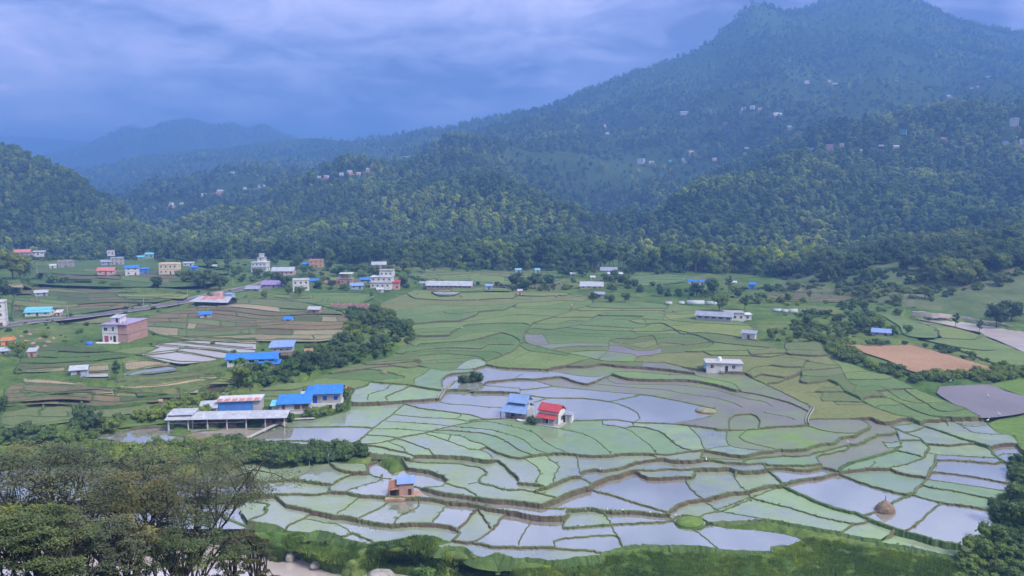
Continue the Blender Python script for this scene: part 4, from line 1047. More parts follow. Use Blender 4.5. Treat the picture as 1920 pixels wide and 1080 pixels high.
def make_kind(key, seed, h, trunk_h, cw, nclump, rc, nleaf, ls, leaf, bark, r0, shape='round', flat=.9):
    rng = random.Random(seed); cl = []; ch = h - trunk_h
    for i in range(nclump):
        for _ in range(40):
            x, y, z = rng.uniform(-1, 1), rng.uniform(-1, 1), rng.uniform(0, 1)
            prof = {'round': math.sqrt(max(0, 1 - (2 * z - .9) ** 2 * .8)), 'cone': 1.05 - .75 * z, 'tall': .55 + .45 * math.sin(3.0 * z)}[shape]
            if math.hypot(x, y) <= prof: break
        cl.append((x * cw / 2 * .85, y * cw / 2 * .85, trunk_h + rc * .6 + z * (ch - rc * 1.5), rc * rng.uniform(.7, 1.15)))
    V, Fc = foliage(seed, cl, nleaf, ls, .78, flat); crown = mkmesh(key + '_crown', V, Fc, leaf)
    tv, tf = [], []; lean = rng.uniform(-.3, .3)
    if trunk_h > .3:
        tube(tv, tf, [(0, 0, -.6), (lean * .3, 0, trunk_h * .6), (lean, .1, trunk_h + ch * .4), (lean, 0, h * .9)], [r0 * 1.15, r0 * .85, r0 * .6, r0 * .15], 6)
        for c in cl[:5]: tube(tv, tf, [(lean * .6, 0, trunk_h * .85 + rng.uniform(0, ch * .2)), (c[0] * .6, c[1] * .6, c[2] - .2), (c[0], c[1], c[2])], [r0 * .45, r0 * .28, r0 * .08], 4)
    else:
        for c in cl[:4]: tube(tv, tf, [(0, 0, -.2), (c[0] * .6, c[1] * .6, c[2] * .7), (c[0], c[1], c[2])], [r0, r0 * .6, r0 * .2], 4)
    KIND[key] = dict(crown=crown, trunk=mkmesh(key + '_trunk', tv, tf, bark, True), h=h, proto=None)
make_kind('sal_a', 1, 20, 9.5, 8, 13, 2.0, 11, .85, LEAF_SAL, BARK_PALE, .26, 'tall')
make_kind('sal_b', 2, 18, 6.5, 9, 14, 2.1, 11, .85, LEAF_SAL, BARK_PALE, .28, 'round')
make_kind('sal_c', 3, 22, 11, 7, 12, 1.8, 12, .8, LEAF_SAL, BARK_PALE, .24, 'tall')
make_kind('broad_a', 4, 11, 2.6, 10, 16, 2.1, 15, .6, LEAF_DARK, BARK, .3, 'round')
make_kind('broad_b', 5, 9, 1.8, 8.5, 14, 1.8, 16, .55, LEAF_BUSH, BARK, .24, 'round')
make_kind('slender', 6, 12, 2.6, 4.6, 12, 1.25, 22, .5, LEAF_DARK, BARK, .2, 'tall')
make_kind('bush_a', 7, 4.2, .2, 5.5, 12, 1.25, 22, .45, LEAF_BUSH, BARK, .07, 'round')
make_kind('bush_b', 8, 3.2, .2, 4.4, 10, 1.0, 28, .4, LEAF_DARK, BARK, .06, 'round')
make_kind('bush_c', 9, 2.4, .1, 3.4, 9, .75, 40, .34, LEAF_LIGHT, BARK, .05, 'round')
make_kind('banana', 10, 4.5, 1.8, 4.4, 9, .9, 20, .9, LEAF_LIGHT, BARK, .14, 'round')
# grass tuft
_v, _f = [], []; _r = random.Random(4)
for i in range(46):
    x, y = _r.gauss(0, .45), _r.gauss(0, .45); h = _r.uniform(.35, .95); a = _r.uniform(0, 6.28); w = .06; lx, ly = _r.gauss(0, .25), _r.gauss(0, .25)
    k = len(_v); dx, dy = math.cos(a) * w, math.sin(a) * w
    _v += [(x - dx, y - dy, -.05), (x + dx, y + dy, -.05), (x + lx * .5 + dx, y + ly * .5 + dy, h * .6), (x + lx, y + ly, h), (x + lx * .5 - dx, y + ly * .5 - dy, h * .6)]
    _f += [(k, k + 1, k + 2, k + 4), (k + 4, k + 2, k + 3)]
KIND['tuft'] = dict(crown=mkmesh('tuft_blades', _v, _f, GRASSL), trunk=None, h=.9, proto=None)
def plant(kind, loc, h, label, cat='tree', group=None, name=None, rz=None):
    K = KIND[kind]; s = h / K['h']
    nm = name or ('tree' if cat == 'tree' else 'bush')
    r = empty(nm, loc, rz if rz is not None else random.uniform(0, 6.28), s); tag(r, label, cat, group)
    c = bpy.data.objects.new('crown' if kind != 'tuft' else 'blades', K['crown']); link(c, r)
    if K['trunk']: link(bpy.data.objects.new('trunk' if cat == 'tree' else 'stem', K['trunk']), r)
    if K['proto'] is None: K['proto'] = r
    return r
def pt(u, v, hpx, kind, label, cat='tree', group=None, dz=-.05):
    p = gpt(u, v, dz); return plant(kind, p, hpx / float(ppm(u, v, p[2])), label, cat, group)
T = [
 (24,524,62,'broad_a','tall dense dark tree at the left edge under the wooded hill'),
 (-6,575,60,'broad_a','dark tree cut by the left picture edge behind the white tower house'),
 (158,798,44,'broad_a','dark round tree on the slope left of the open shed'), (182,802,34,'broad_a','lower dark tree touching the round tree left of the open shed'),
 (124,840,36,'broad_b','green tree beside a white post above the long hedge'), (218,712,40,'slender','narrow green tree between the flooded strips of the left terraces'),
 (33,668,34,'broad_b','green tree beside the little brick hut at left'), (356,846,30,'broad_b','grey green small tree at the pond edge below the open shed'),
 (345,532,30,'broad_b','green tree above the bend of the road, left of the dark clump'), (384,542,42,'broad_a','biggest dark tree of the clump above the road bend'), (412,544,36,'broad_a','dark tree at the right of the clump above the road bend'),
 (366,536,34,'broad_a','dark tree at the left of the clump above the road bend'), (498,560,18,'broad_b','small round tree on the yellow terrace below the purple roof'), (352,486,38,'broad_a','dark bluish tree standing in the mouth of the side valley'),
 (450,496,34,'sal_b','lone pale green tree left of the white tiered house'), (561,556,22,'broad_b','tree right below the white house with dark windows'), (540,552,16,'broad_b','tree left below the white house with dark windows'),
 (622,540,18,'broad_b','round tree below the unfinished brick house'), (696,560,14,'slender','thin tree standing alone at the corner of the green paddies'),
 (968,540,34,'broad_a','left dark tree of the clump in the middle of the valley'), (1003,541,34,'broad_a','right dark tree of the clump in the middle of the valley'), (985,544,24,'broad_b','lighter tree in front of the dark clump in mid valley'),
 (1055,520,24,'broad_a','dark round tree at the forest foot left of the long pale roof'), (1112,560,14,'bush_a','bush at the left of the grey hut by the field path'),
 (1145,566,16,'bush_a','bush right of the grey hut by the field path'), (1172,566,20,'broad_b','rounded tree right of the grey hut by the field path'), (1150,548,22,'broad_b','tree behind the grey hut by the field path'),
 (1240,556,22,'broad_b','tree in the hedge line left of the blue roofed pair'), (1306,556,30,'broad_a','dark tree in front of the blue roofed pair of huts'), (1338,552,34,'broad_b','rounded tree between the blue pair and the blue hut'),
 (1366,548,34,'slender','slim dark tree left of the blue hut'), (1348,582,36,'broad_b','tree behind the white pillared building'), (1396,582,32,'slender','slim tree right of the white pillared building'), (1426,562,16,'bush_a','round bush on the pale terrace right of the blue hut'),
 (1476,560,20,'slender','slim tree on the pale terrace, left of a pair'), (1517,562,20,'slender','slim tree on the pale terrace, right of a pair'),
 (1791,614,30,'slender','dark slim tree on the river bank, left one of two'), (1836,624,28,'slender','dark slim tree on the river bank, right one of two'),
 (1868,612,46,'broad_a','dark tree on the grassy slope above the river, left one'), (1896,602,44,'broad_b','dark tree on the grassy slope above the river, right one'),
 (1620,622,22,'broad_a','dark tree left of the grey roofed shed'), (1672,628,20,'bush_a','bush right below the grey roofed shed'), (1700,626,20,'broad_b','tree at the right corner of the grey roofed shed'), (1652,612,18,'broad_b','tree behind the grey roofed shed'),
 (648,748,26,'broad_b','small tree at the right end of the blue roofed farmhouse'), (580,783,22,'bush_a','bush under the middle of the blue roofed farmhouse'), (612,779,22,'bush_a','bush left of the water under the farmhouse'), (538,792,22,'bush_a','bush right of the open shed below the blue roof'), (640,770,18,'bush_b','dark bush at the pond corner by the farmhouse'),
 (505,772,16,'bush_b','bush between the red and blue shop and the farmhouse'), (575,742,16,'broad_b','tree peeping over the blue roof of the farmhouse'), (590,738,16,'slender','slim tree behind the blue roof of the farmhouse'),
 (1000,795,18,'bush_b','dark bush between the slate blue house and the red roofed house'), (868,716,17,'bush_b','dark bush at the left of the green mound in the paddies'), (893,716,22,'bush_a','green bush on the mound in the paddies'),
 (470,728,26,'banana','pale banana plant on the scrub slope left of the farmhouse'), (500,700,24,'banana','banana plant below the blue roofed shed on the scrub slope'), (548,700,26,'banana','banana plant below the stilt hut'),
 (448,695,26,'banana','banana plant left below the long blue shed'), (706,610,26,'broad_b','pale round tree on top of the scrub slope'), (745,632,24,'broad_a','dark tree at the tip of the scrub slope'), (668,622,26,'broad_a','dark tree in the middle of the scrub slope'),
 (10,765,26,'broad_b','small tree at the left edge beside the green meadow strip'), (372,755,18,'bush_a','bush above the pond left of the open shed'), (396,750,22,'bush_b','dark bush above the pole near the open shed'),
]
for a in T: pt(a[0], a[1], a[2], a[3], a[4], 'bush' if a[3].startswith('bush') else ('plant' if a[3] == 'banana' else 'tree'))
pt(795, 1092, 34, 'bush_c', 'bright yellow green bush at the bottom edge by the boulder', 'bush')
pt(1803, 1048, 20, 'bush_a', 'bush at the lower right end of the long grassy dike', 'bush')
pt(1040, 1064, 8, 'tuft', 'tuft of tall grass on the bank under the lowest paddy', 'grass tuft')
# trees of the forest edge, each one a tree
k = 0
for i in range(150):
    u = 285 + (1560 - 285) * (i + random.uniform(-.4, .4)) / 150; v = np.interp(u, [280, 420, 560, 700, 940, 1200, 1410, 1560], [488, 490, 495, 501, 504, 509, 513, 514]) + random.uniform(-3, 2)
    if random.random() < .12: continue
    d = float(foot_d(u, v)); p = atd(u, v, d); p[2] -= .4
    plant(['sal_a', 'sal_b', 'sal_c'][i % 3], p, random.uniform(15, 23), 'tall pale trunked tree in the front row of the forest edge', 'tree', 'front row trees of the forest edge', name='forest_tree')
for i in range(40):
    u = -20 + 300 * (i + random.uniform(-.4, .4)) / 40; v = 487 + random.uniform(-8, 0); d = float(foot_d(u, v)) * random.uniform(1.0, 1.08); p = atd(u, v, d); p[2] -= .4
    if random.random() < .25: continue
    plant(['sal_b', 'sal_a', 'broad_a'][i % 3], p, random.uniform(12, 19), 'tall tree at the foot of the wooded left hill', 'tree', 'trees along the foot of the left hill', name='forest_tree')
# ---- masses: geometry-node scatter of the trees above
def scatter(name, pts, scl, rot, kinds, which, label):
    me = bpy.data.meshes.new(name); me.from_pydata(np.asarray(pts).tolist(), [], [])
    for nm, typ, arr in (('s', 'FLOAT', scl), ('r', 'FLOAT', rot), ('k', 'INT', which)):
        a = me.attributes.new(nm, typ, 'POINT'); a.data.foreach_set('value', np.asarray(arr, np.float32 if typ == 'FLOAT' else np.int32))
    o = link(bpy.data.objects.new(name, me)); tag(o, label, kind='stuff')
    g = bpy.data.node_groups.new(name + '_gn', 'GeometryNodeTree')
    g.interface.new_socket('Geometry', in_out='INPUT', socket_type='NodeSocketGeometry'); g.interface.new_socket('Geometry', in_out='OUTPUT', socket_type='NodeSocketGeometry')
    gi = g.nodes.new('NodeGroupInput'); go = g.nodes.new('NodeGroupOutput'); jn = g.nodes.new('GeometryNodeJoinGeometry'); L = g.links.new
    def attr(nm, dt):
        n = g.nodes.new('GeometryNodeInputNamedAttribute'); n.data_type = dt; n.inputs['Name'].default_value = nm; return n.outputs[0]
    s, r, kk = attr('s', 'FLOAT'), attr('r', 'FLOAT'), attr('k', 'INT')
    cx = g.nodes.new('ShaderNodeCombineXYZ'); L(r, cx.inputs[2])
    for i, key in enumerate(kinds):
        cmp_ = g.nodes.new('FunctionNodeCompare'); cmp_.data_type = 'INT'; cmp_.operation = 'EQUAL'; L(kk, cmp_.inputs[2]); cmp_.inputs[3].default_value = i
        for ch in KIND[key]['proto'].children:
            oi = g.nodes.new('GeometryNodeObjectInfo'); oi.transform_space = 'ORIGINAL'; oi.inputs['Object'].default_value = ch; oi.inputs['As Instance'].default_value = True
            ip = g.nodes.new('GeometryNodeInstanceOnPoints'); L(gi.outputs[0], ip.inputs['Points']); L(cmp_.outputs[0], ip.inputs['Selection']); L(oi.outputs['Geometry'], ip.inputs['Instance'])
            L(cx.outputs[0], ip.inputs['Rotation']); L(s, ip.inputs['Scale']); L(ip.outputs[0], jn.inputs[0])
    L(jn.outputs[0], go.inputs[0])
    md = o.modifiers.new('scatter', 'NODES'); md.node_group = g; return o
def hill_points(P, dens, accept, seed):
    rng = np.random.default_rng(seed); a = P[:-1, :-1]; b = P[:-1, 1:]; c = P[1:, :-1]
    ar = np.linalg.norm(np.cross(b - a, c - a), axis=-1); n = int(ar.sum() * dens); cum = np.cumsum(ar.ravel()); q = np.searchsorted(cum, rng.uniform(0, cum[-1], n))
    q = np.clip(q, 0, ar.size - 1); i, j = np.unravel_index(q, ar.shape); s, t = rng.random((2, n, 1))
    X = P[i, j] * (1 - s) * (1 - t) + P[i, j + 1] * s * (1 - t) + P[i + 1, j] * (1 - s) * t + P[i + 1, j + 1] * s * t
    u, v = proj(X); keep = accept(X, u, v, rng) & cleared(u, v, np.where(X[:, 1] > 1100, 8.0, 22.0)) & (u > -120) & (u < 2040); return X[keep], rng
# front forest
def acc_front(X, u, v, rng):
    d = X[:, 1]; n = fbm(X[:, 0], X[:, 1], 140, 5, 3); dn = np.interp(d, [500, 1000, 1150, 1300], [1.0, 1.0, .7, 0]) * np.where(n < -.4, .5, 1)
    return rng.random(len(d)) < dn
X, rng = hill_points(MP, 1 / 34.0, acc_front, 41)
n = len(X); wh = rng.choice(3, n, p=[.35, .4, .25]); sc_ = rng.uniform(.55, 1.3, n) * (.9 + .35 * fbm(X[:, 0], X[:, 1], 90, 8, 3)) * np.interp(X[:, 1], [600, 900, 1400], [1.0, .92, .8])
X[:, 2] -= .5; scatter('forest', X, sc_, rng.uniform(0, 6.28, n), ['sal_a', 'sal_b', 'sal_c'], wh, 'dense green forest covering the lower mountain slopes')
NF = n
def acc_up(X, u, v, rng):
    d = X[:, 1]; n = fbm(X[:, 0], X[:, 1], 260, 15, 4) + .4 * fbm(X[:, 0], X[:, 1], 60, 16, 2)
    return (d > 1080) & (d < 2700) & ((n > .0) & (rng.random(len(d)) < .95) | (rng.random(len(d)) < .2))
X, rng = hill_points(MP, 1 / 75.0, acc_up, 43); n = len(X)
X[:, 2] -= .4; scatter('forest', X, rng.uniform(.45, 1.15, n), rng.uniform(0, 6.28, n), ['broad_b', 'sal_b', 'bush_a'], rng.choice(3, n, p=[.45, .35, .2]), 'patchy woods on the upper mountain and its skyline')
NF2 = n
X, rng = hill_points(LP, 1 / 27.0, lambda X, u, v, r: np.ones(len(X), bool), 47); n = len(X)
X[:, 2] -= .5; scatter('forest', X, rng.uniform(.45, .85, n), rng.uniform(0, 6.28, n), ['sal_a', 'sal_b', 'broad_a'], rng.choice(3, n, p=[.35, .45, .2]), 'thick wood covering the left hill')
X, rng = hill_points(FP1, 1 / 900.0, lambda X, u, v, r: (X[:, 1] > 3900) & (X[:, 1] < 4650), 49); n = len(X)
scatter('forest', X, rng.uniform(.8, 1.4, n), rng.uniform(0, 6.28, n), ['broad_a', 'sal_b'], rng.choice(2, n), 'trees on the far blue ridge')
def acc_bank(X, u, v, rng):
    n = fbm(X[:, 0], X[:, 1], 45, 61, 3); z = X[:, 2]
    wood = (v < np.interp(u, [1430, 1550, 1620, 1680, 1740, 1800, 1850, 1930], [541, 528, 532, 522, 535, 556, 528, 512])) | ((u > 1700) & (u < 1850) & (v < 565) & (n > -.1))
    return (X[:, 1] < 640) & np.where(wood, (n > -.22) & (rng.random(len(u)) < .7), (n > .12) & (rng.random(len(u)) < .5))
X, rng = hill_points(RP, 1 / 12.0, acc_bank, 53); n = len(X); u_, v_ = proj(X)
big = (v_ < np.interp(u_, [1430, 1550, 1620, 1680, 1740, 1800, 1850, 1930], [530, 512, 510, 505, 520, 548, 515, 500])) | (rng.random(n) < .06)
wh = np.where(big, rng.choice([0, 1], n), rng.choice([2, 3], n)); keep = ~big | (rng.random(n) < .3)
scatter('scrub', X[keep] - (0, 0, .2), (rng.uniform(.5, 1.1, n) * np.where(big, 1.3, .8))[keep], rng.uniform(0, 6.28, n)[keep], ['broad_a', 'broad_b', 'bush_a', 'bush_b'], wh[keep], 'bushes and trees on the right bank above the river')
def zone(name, poly, count, kinds, smin, smax, label, seed, probs=None, dz=-.1):
    rng = np.random.default_rng(seed); P = np.array(poly, float); out = []; lo, hi = P.min(0), P.max(0)
    while len(out) < count:
        # uniform over the ground, not over the picture
        q = rng.uniform(lo, hi, (count * 2, 2)); w = 1 / (q[:, 1] - 345) ** 3; q = q[rng.random(len(q)) < w / w.max()]; q = q[inside(P, q[:, 0], q[:, 1])]; out += q.tolist()
    q = np.array(out[:count]); z = zidw(q[:, 0], q[:, 1]); X = at(q[:, 0], q[:, 1], z + dz)
    a = np.clip(q[:, 0].astype(int) - U0, 0, FID.shape[1] - 1); b = np.clip(q[:, 1].astype(int) - V0, 0, FID.shape[0] - 1); ok = (FID[b, a] < 0) & cleared(q[:, 0], q[:, 1], 7.0)
    X = X[ok]; n = len(X)
    return scatter(name, X, rng.uniform(smin, smax, n), rng.uniform(0, 6.28, n), kinds, rng.choice(len(kinds), n, p=probs), label)
zone('scrub', [(640,562),(700,578),(768,615),(776,640),(740,662),(680,692),(560,718),(470,735),(430,728),(460,700),(560,668),(630,640),(650,600)], 380, ['bush_a','bush_c','broad_b','banana'], .32, .8, 'dense green scrub on the slope between the dry terraces and the paddies', 71, [.47,.38,.07,.08])
zone('hedge', [(90,846),(250,846),(440,836),(470,832),(520,846),(600,848),(650,845),(690,852),(680,862),(640,866),(470,872),(90,868)], 330, ['bush_a','bush_b'], .45, .85, 'long thick hedge along the lower edge of the ponds', 72)
zone('hedge', [(1540,640),(1570,642),(1640,683),(1735,708),(1725,722),(1640,704),(1560,668)], 90, ['bush_a','bush_b'], .35, .75, 'hedge along the left side of the ploughed field', 73)
zone('hedge', [(1730,703),(1930,692),(1960,690),(1960,712),(1740,718)], 120, ['bush_b','bush_a'], .4, .7, 'dark hedge along the near side of the ploughed field', 74)
zone('hedge', [(1716,646),(1790,655),(1890,690),(1930,694),(1900,703),(1720,664),(1560,648),(1560,641)], 90, ['bush_a','bush_b'], .3, .65, 'bushes along the far side of the ploughed field', 75)
zone('scrub', [(1440,628),(1500,600),(1480,590),(1640,585),(1665,622),(1560,642),(1455,644)], 180, ['bush_a','bush_c','broad_b'], .3, .7, 'scrub between the white shed and the grey roofed shed', 76, [.45,.45,.1])
zone('scrub', [(1230,548),(1450,540),(1700,562),(1690,592),(1480,598),(1400,575),(1260,566)], 220, ['bush_a','bush_c','broad_b'], .35, .85, 'scattered shrubs along the far edge of the paddies', 77, [.5,.38,.12])
zone('scrub', [(440,492),(700,500),(1250,512),(1230,550),(1100,545),(960,548),(840,545),(700,548),(560,545),(440,528)], 480, ['bush_a','bush_b','broad_b'], .35, .95, 'bushes and small trees between the village houses', 78, [.42,.38,.2])
zone('scrub', [(30,478),(330,486),(440,500),(440,530),(300,545),(40,535)], 330, ['bush_a','bush_b','broad_b'], .4, 1.0, 'bushes and trees around the houses under the left hill', 79, [.42,.33,.25])
zone('scrub', [(-60,815),(160,800),(300,770),(430,735),(440,750),(400,775),(270,812),(100,835),(-60,842)], 170, ['bush_a','bush_b','bush_c'], .3, .8, 'shrubs on the slope above the left ponds', 80, [.5,.3,.2])
zone('scrub', [(-60,560),(420,545),(650,580),(640,640),(420,690),(300,690),(250,660),(40,640),(-60,660)], 240, ['bush_a','bush_b','bush_c'], .2, .5, 'scattered low shrubs on the dry left terraces', 81, [.4,.3,.3])
zone('scrub', [(1800,1062),(1850,1032),(1878,1000),(1868,960),(1890,920),(1900,868),(1990,850),(1990,1130),(1800,1130)], 330, ['bush_a','bush_b','bush_c','broad_b'], .28, .62, 'leafy thicket at the lower right corner of the paddies', 82, [.42,.13,.4,.05])
zone('grass', [(500,1002),(560,1003),(690,1025),(800,1005),(850,1050),(1000,1070),(1130,1052),(1200,1036),(1440,1048),(1520,1010),(1640,1030),(1800,1055),(1860,1040),(1860,1130),(900,1130),(760,1085),(640,1058),(540,1034)], 8000, ['tuft'], .28, .9, 'thick green grass on the bank below the paddies', 83)
zone('scrub', [(500,1004),(690,1030),(820,1012),(850,1052),(1000,1072),(860,1080),(700,1066)], 22, ['bush_a','bush_c'], .18, .36, 'low leafy plants on the grass bank by the river', 84)

_t = np.array(TOPS); _t = _t[(_t[:, 3] > 640) & (_t[:, 3] < 1060)]; _rg = np.random.default_rng(91); _k = _rg.choice(len(_t), min(5200, len(_t) * 2)); _q = _t[_k, :3] + np.stack([_rg.normal(0, .22, len(_k)), _rg.normal(0, .22, len(_k)), np.full(len(_k), -.08)], 1)
_w = fbm(_q[:, 0], _q[:, 1], 9, 92, 2) > -.12; _q = _q[_w]
scatter('grass', _q, _rg.uniform(.10, .34, len(_q)), _rg.uniform(0, 6.28, len(_q)), ['tuft'], np.zeros(len(_q), int), 'ragged grass growing along the paddy bunds')
# ------------------------------------------------------------------ buildings
def wall_mat(name, c, rough=.85, stain=.16, spec=.3):
    return pmat(name, tuple(x * (1 - stain) for x in c), tuple(min(1, x * (1 + stain * .4)) for x in c), .9, rough, coord='pos', fine=.08, spec=spec)
def roof_mat(name, c, rough=.45, wear=.2, metal=.0):
    m, t, b, out = newmat(name); L = t.links.new
    n = tex(t, .8, 4, .6, 'obj'); r = ramp(t, [(.3, tuple(x * (1 - wear) for x in c)), (.7, tuple(min(1, x * (1 + wear * .5)) for x in c))]); L(n, r.inputs[0])
    tc = N(t, 'ShaderNodeTexCoord'); w = N(t, 'ShaderNodeTexWave'); w.inputs['Scale'].default_value = 2.2; w.inputs['Distortion'].default_value = 0
    L(tc.outputs['Object'], w.inputs[0]); bp = N(t, 'ShaderNodeBump'); bp.inputs['Strength'].default_value = .5; bp.inputs['Distance'].default_value = .06
    L(w.outputs[0], bp.inputs['Height']); L(bp.outputs[0], b.inputs['Normal'])
    rn = tex(t, .55, 5, .7, 'pos', stretch=(1, 1, .3)); rf = ramp(t, [(.56, (0, 0, 0)), (.74, (.55, .55, .55))]); L(rn, rf.inputs[0])
    col = mixrgb(t, rf.outputs[0], r.outputs[0], (.20, .13, .10))
    sp = N(t, 'ShaderNodeSeparateXYZ'); L(tc.outputs['Object'], sp.inputs[0]); fr = math_(t, 'FRACT', math_(t, 'MULTIPLY', sp.outputs[0], .95)); jr = ramp(t, [(0, (.72, .72, .74)), (.07, (1, 1, 1))]); L(fr, jr.inputs[0])
    col = mixrgb(t, 1, col, jr.outputs[0], 'MULTIPLY')
    L(col, b.inputs['Base Color']); b.inputs['Roughness'].default_value = rough; b.inputs['Metallic'].default_value = metal; return m
WM = {k: wall_mat('wall_' + k, c) for k, c in dict(white=(.62, .61, .60), cream=(.70, .58, .42), orange=(.55, .30, .19), pink=(.62, .36, .33), concrete=(.33, .32, .31), grey=(.42, .41, .42),
      bluegrey=(.34, .40, .52), blue=(.08, .22, .62), purple=(.36, .28, .44), yellow=(.60, .50, .28), turq=(.22, .52, .50), green=(.25, .38, .28), salmon=(.58, .38, .34), kiosk=(.75, .26, .08)).items()}
def brick_mat():
    m, t, b, out = newmat('wall_brick'); L = t.links.new
    tc = N(t, 'ShaderNodeTexCoord'); bt = N(t, 'ShaderNodeTexBrick'); bt.inputs['Scale'].default_value = 2.6
    bt.inputs['Color1'].default_value = (.36, .19, .15, 1); bt.inputs['Color2'].default_value = (.44, .26, .21, 1); bt.inputs['Mortar'].default_value = (.40, .35, .32, 1)
    mp = N(t, 'ShaderNodeMapping'); mp.inputs['Rotation'].default_value = (math.pi / 2, 0, 0); L(tc.outputs['Object'], mp.inputs[0]); L(mp.outputs[0], bt.inputs[0])
    n = tex(t, .7, 4, .6); r = ramp(t, [(.3, (.8, .8, .85)), (.7, (1.15, 1.1, 1.1))]); L(n, r.inputs[0])
    L(mixrgb(t, 1, bt.outputs[0], r.outputs[0], 'MULTIPLY'), b.inputs['Base Color']); b.inputs['Roughness'].default_value = .9; return m
WM['brick'] = brick_mat()
RM = {k: roof_mat('roof_' + k, c, ro, w) for k, (c, ro, w) in dict(blue=((.035, .20, .62), .5, .2), pale=((.42, .44, .48), .5, .25), greyroof=((.30, .32, .38), .4, .25), red=((.46, .06, .07), .55, .2), palered=((.56, .20, .17), .5, .2),
      turq=((.16, .50, .60), .4, .15), slate=((.20, .30, .52), .4, .15), purple=((.30, .22, .42), .45, .2), rust=((.30, .15, .09), .7, .3), white=((.55, .55, .57), .6, .2), lightblue=((.22, .32, .56), .5, .2)).items()}
RM['concrete'] = WM['concrete']; RM['thatch'] = pmat('thatch', (.20, .13, .07), (.34, .24, .14), 3, 1, coord='obj', fine=.4); RM['orange'] = WM['orange']
GLASS = pmat('dark_window_glass', (.012, .014, .02), (.03, .035, .05), .6, .15, coord='obj', spec=.6)
DOORM = pmat('door_wood', (.10, .05, .035), (.16, .09, .06), 2, .7, coord='obj'); DOORR = pmat('door_red', (.28, .05, .08), (.34, .08, .11), 2, .6, coord='obj'); DOORB = pmat('door_blue', (.02, .08, .45), (.03, .11, .55), 2, .5, coord='obj')
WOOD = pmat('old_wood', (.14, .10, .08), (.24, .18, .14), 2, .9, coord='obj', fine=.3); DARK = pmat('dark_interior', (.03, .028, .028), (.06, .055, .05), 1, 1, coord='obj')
METAL = pmat('grey_metal', (.35, .36, .38), (.45, .46, .48), 2, .5, coord='obj'); PLASTIC = pmat('white_tank_plastic', (.70, .70, .72), (.78, .78, .80), 2, .4, coord='obj'); BLACKT = pmat('black_tank', (.02, .02, .025), (.04, .04, .05), 2, .5, coord='obj')
STRAW = pmat('straw', (.17, .12, .085), (.30, .22, .15), 4, 1, coord='obj', fine=.4); STONE = pmat('stone', (.24, .22, .20), (.40, .37, .34), .8, .9, coord='pos', fine=.25, bump=.4)
SOIL = pmat('bare_red_soil', (.30, .18, .13), (.42, .28, .22), .6, 1, fine=.25); TARP = pmat('blue_tarp', (.03, .09, .50), (.05, .14, .62), 1, .5, coord='obj')
class MB:
    def __init__(s): s.v = []; s.f = []
    def box(s, x0, x1, y0, y1, z0, z1):
        k = len(s.v); s.v += [(x0,y0,z0),(x1,y0,z0),(x1,y1,z0),(x0,y1,z0),(x0,y0,z1),(x1,y0,z1),(x1,y1,z1),(x0,y1,z1)]
        s.f += [(k,k+3,k+2,k+1),(k+4,k+5,k+6,k+7),(k,k+1,k+5,k+4),(k+1,k+2,k+6,k+5),(k+2,k+3,k+7,k+6),(k+3,k,k+4,k+7)]; return s
    def slab(s, p, th=.1):
        p = [Vector(q) for q in p]; n = (p[1] - p[0]).cross(p[-1] - p[0]).normalized()
        if n.z < 0: p = p[::-1]; n = -n
        k = len(s.v); m = len(p); s.v += [tuple(q) for q in p] + [tuple(q - n * th) for q in p]
        s.f += [tuple(range(k, k + m)), tuple(range(k + 2 * m - 1, k + m - 1, -1))] + [(k + i, k + m + i, k + m + (i + 1) % m, k + (i + 1) % m) for i in range(m)]; return s
    def poly(s, p):
        k = len(s.v); s.v += [tuple(q) for q in p]; s.f.append(tuple(range(k, k + len(p)))); return s
    def prism(s, pts, y0, y1):    # x-z outline extruded along y
        k = len(s.v); m = len(pts); s.v += [(x, y0, z) for x, z in pts] + [(x, y1, z) for x, z in pts]
        s.f += [tuple(range(k, k + m)), tuple(range(k + 2 * m - 1, k + m - 1, -1))] + [(k + (i + 1) % m, k + i, k + m + i, k + m + (i + 1) % m) for i in range(m)]; return s
    def cyl(s, x, y, z0, z1, r, seg=10, r1=None):
        k = len(s.v); r1 = r if r1 is None else r1
        for z, q in ((z0, r), (z1, r1)): s.v += [(x + q * math.cos(6.2832 * i / seg), y + q * math.sin(6.2832 * i / seg), z) for i in range(seg)]
        s.f += [(k + i, k + (i + 1) % seg, k + seg + (i + 1) % seg, k + seg + i) for i in range(seg)] + [tuple(range(k + seg, k + 2 * seg)), tuple(range(k + seg - 1, k - 1, -1))]; return s
    def build(s, name, mat, parent=None, smooth=False): return meshobj(name, s.v, s.f, mat, parent, smooth)
FRAME = WM['white']
WCACHE = {}
def window(parent, x, y, z, w, h, face='front', frame=None, pane=None):
    """a framed window set 3 cm proud of the wall; sub-part: the pane"""
    key = (round(w, 2), round(h, 2), (frame or FRAME).name, (pane or GLASS).name)
    if key not in WCACHE:
        t = min(.09, w * .12); a = MB()
        for b in ((-w/2, -w/2+t, 0, h), (w/2-t, w/2, 0, h), (-w/2+t, w/2-t, 0, t), (-w/2+t, w/2-t, h-t, h), (-t/3, t/3, t, h-t)): a.box(b[0], b[1], -.05, .03, b[2], b[3])
        me = bpy.data.meshes.new('window'); me.from_pydata(a.v, [], a.f); me.materials.append(frame or FRAME)
        c = MB().box(-w/2+t*.5, w/2-t*.5, -.025, .02, t*.5, h-t*.5); mp = bpy.data.meshes.new('pane'); mp.from_pydata(c.v, [], c.f); mp.materials.append(pane or GLASS); WCACHE[key] = (me, mp)
    me, mp = WCACHE[key]; o = link(bpy.data.objects.new('window', me), parent); o.location = (x, y, z)
    o.rotation_euler = (0, 0, {'front': 0, 'right': math.pi / 2, 'left': -math.pi / 2, 'back': math.pi}[face]); link(bpy.data.objects.new('pane', mp), o); return o
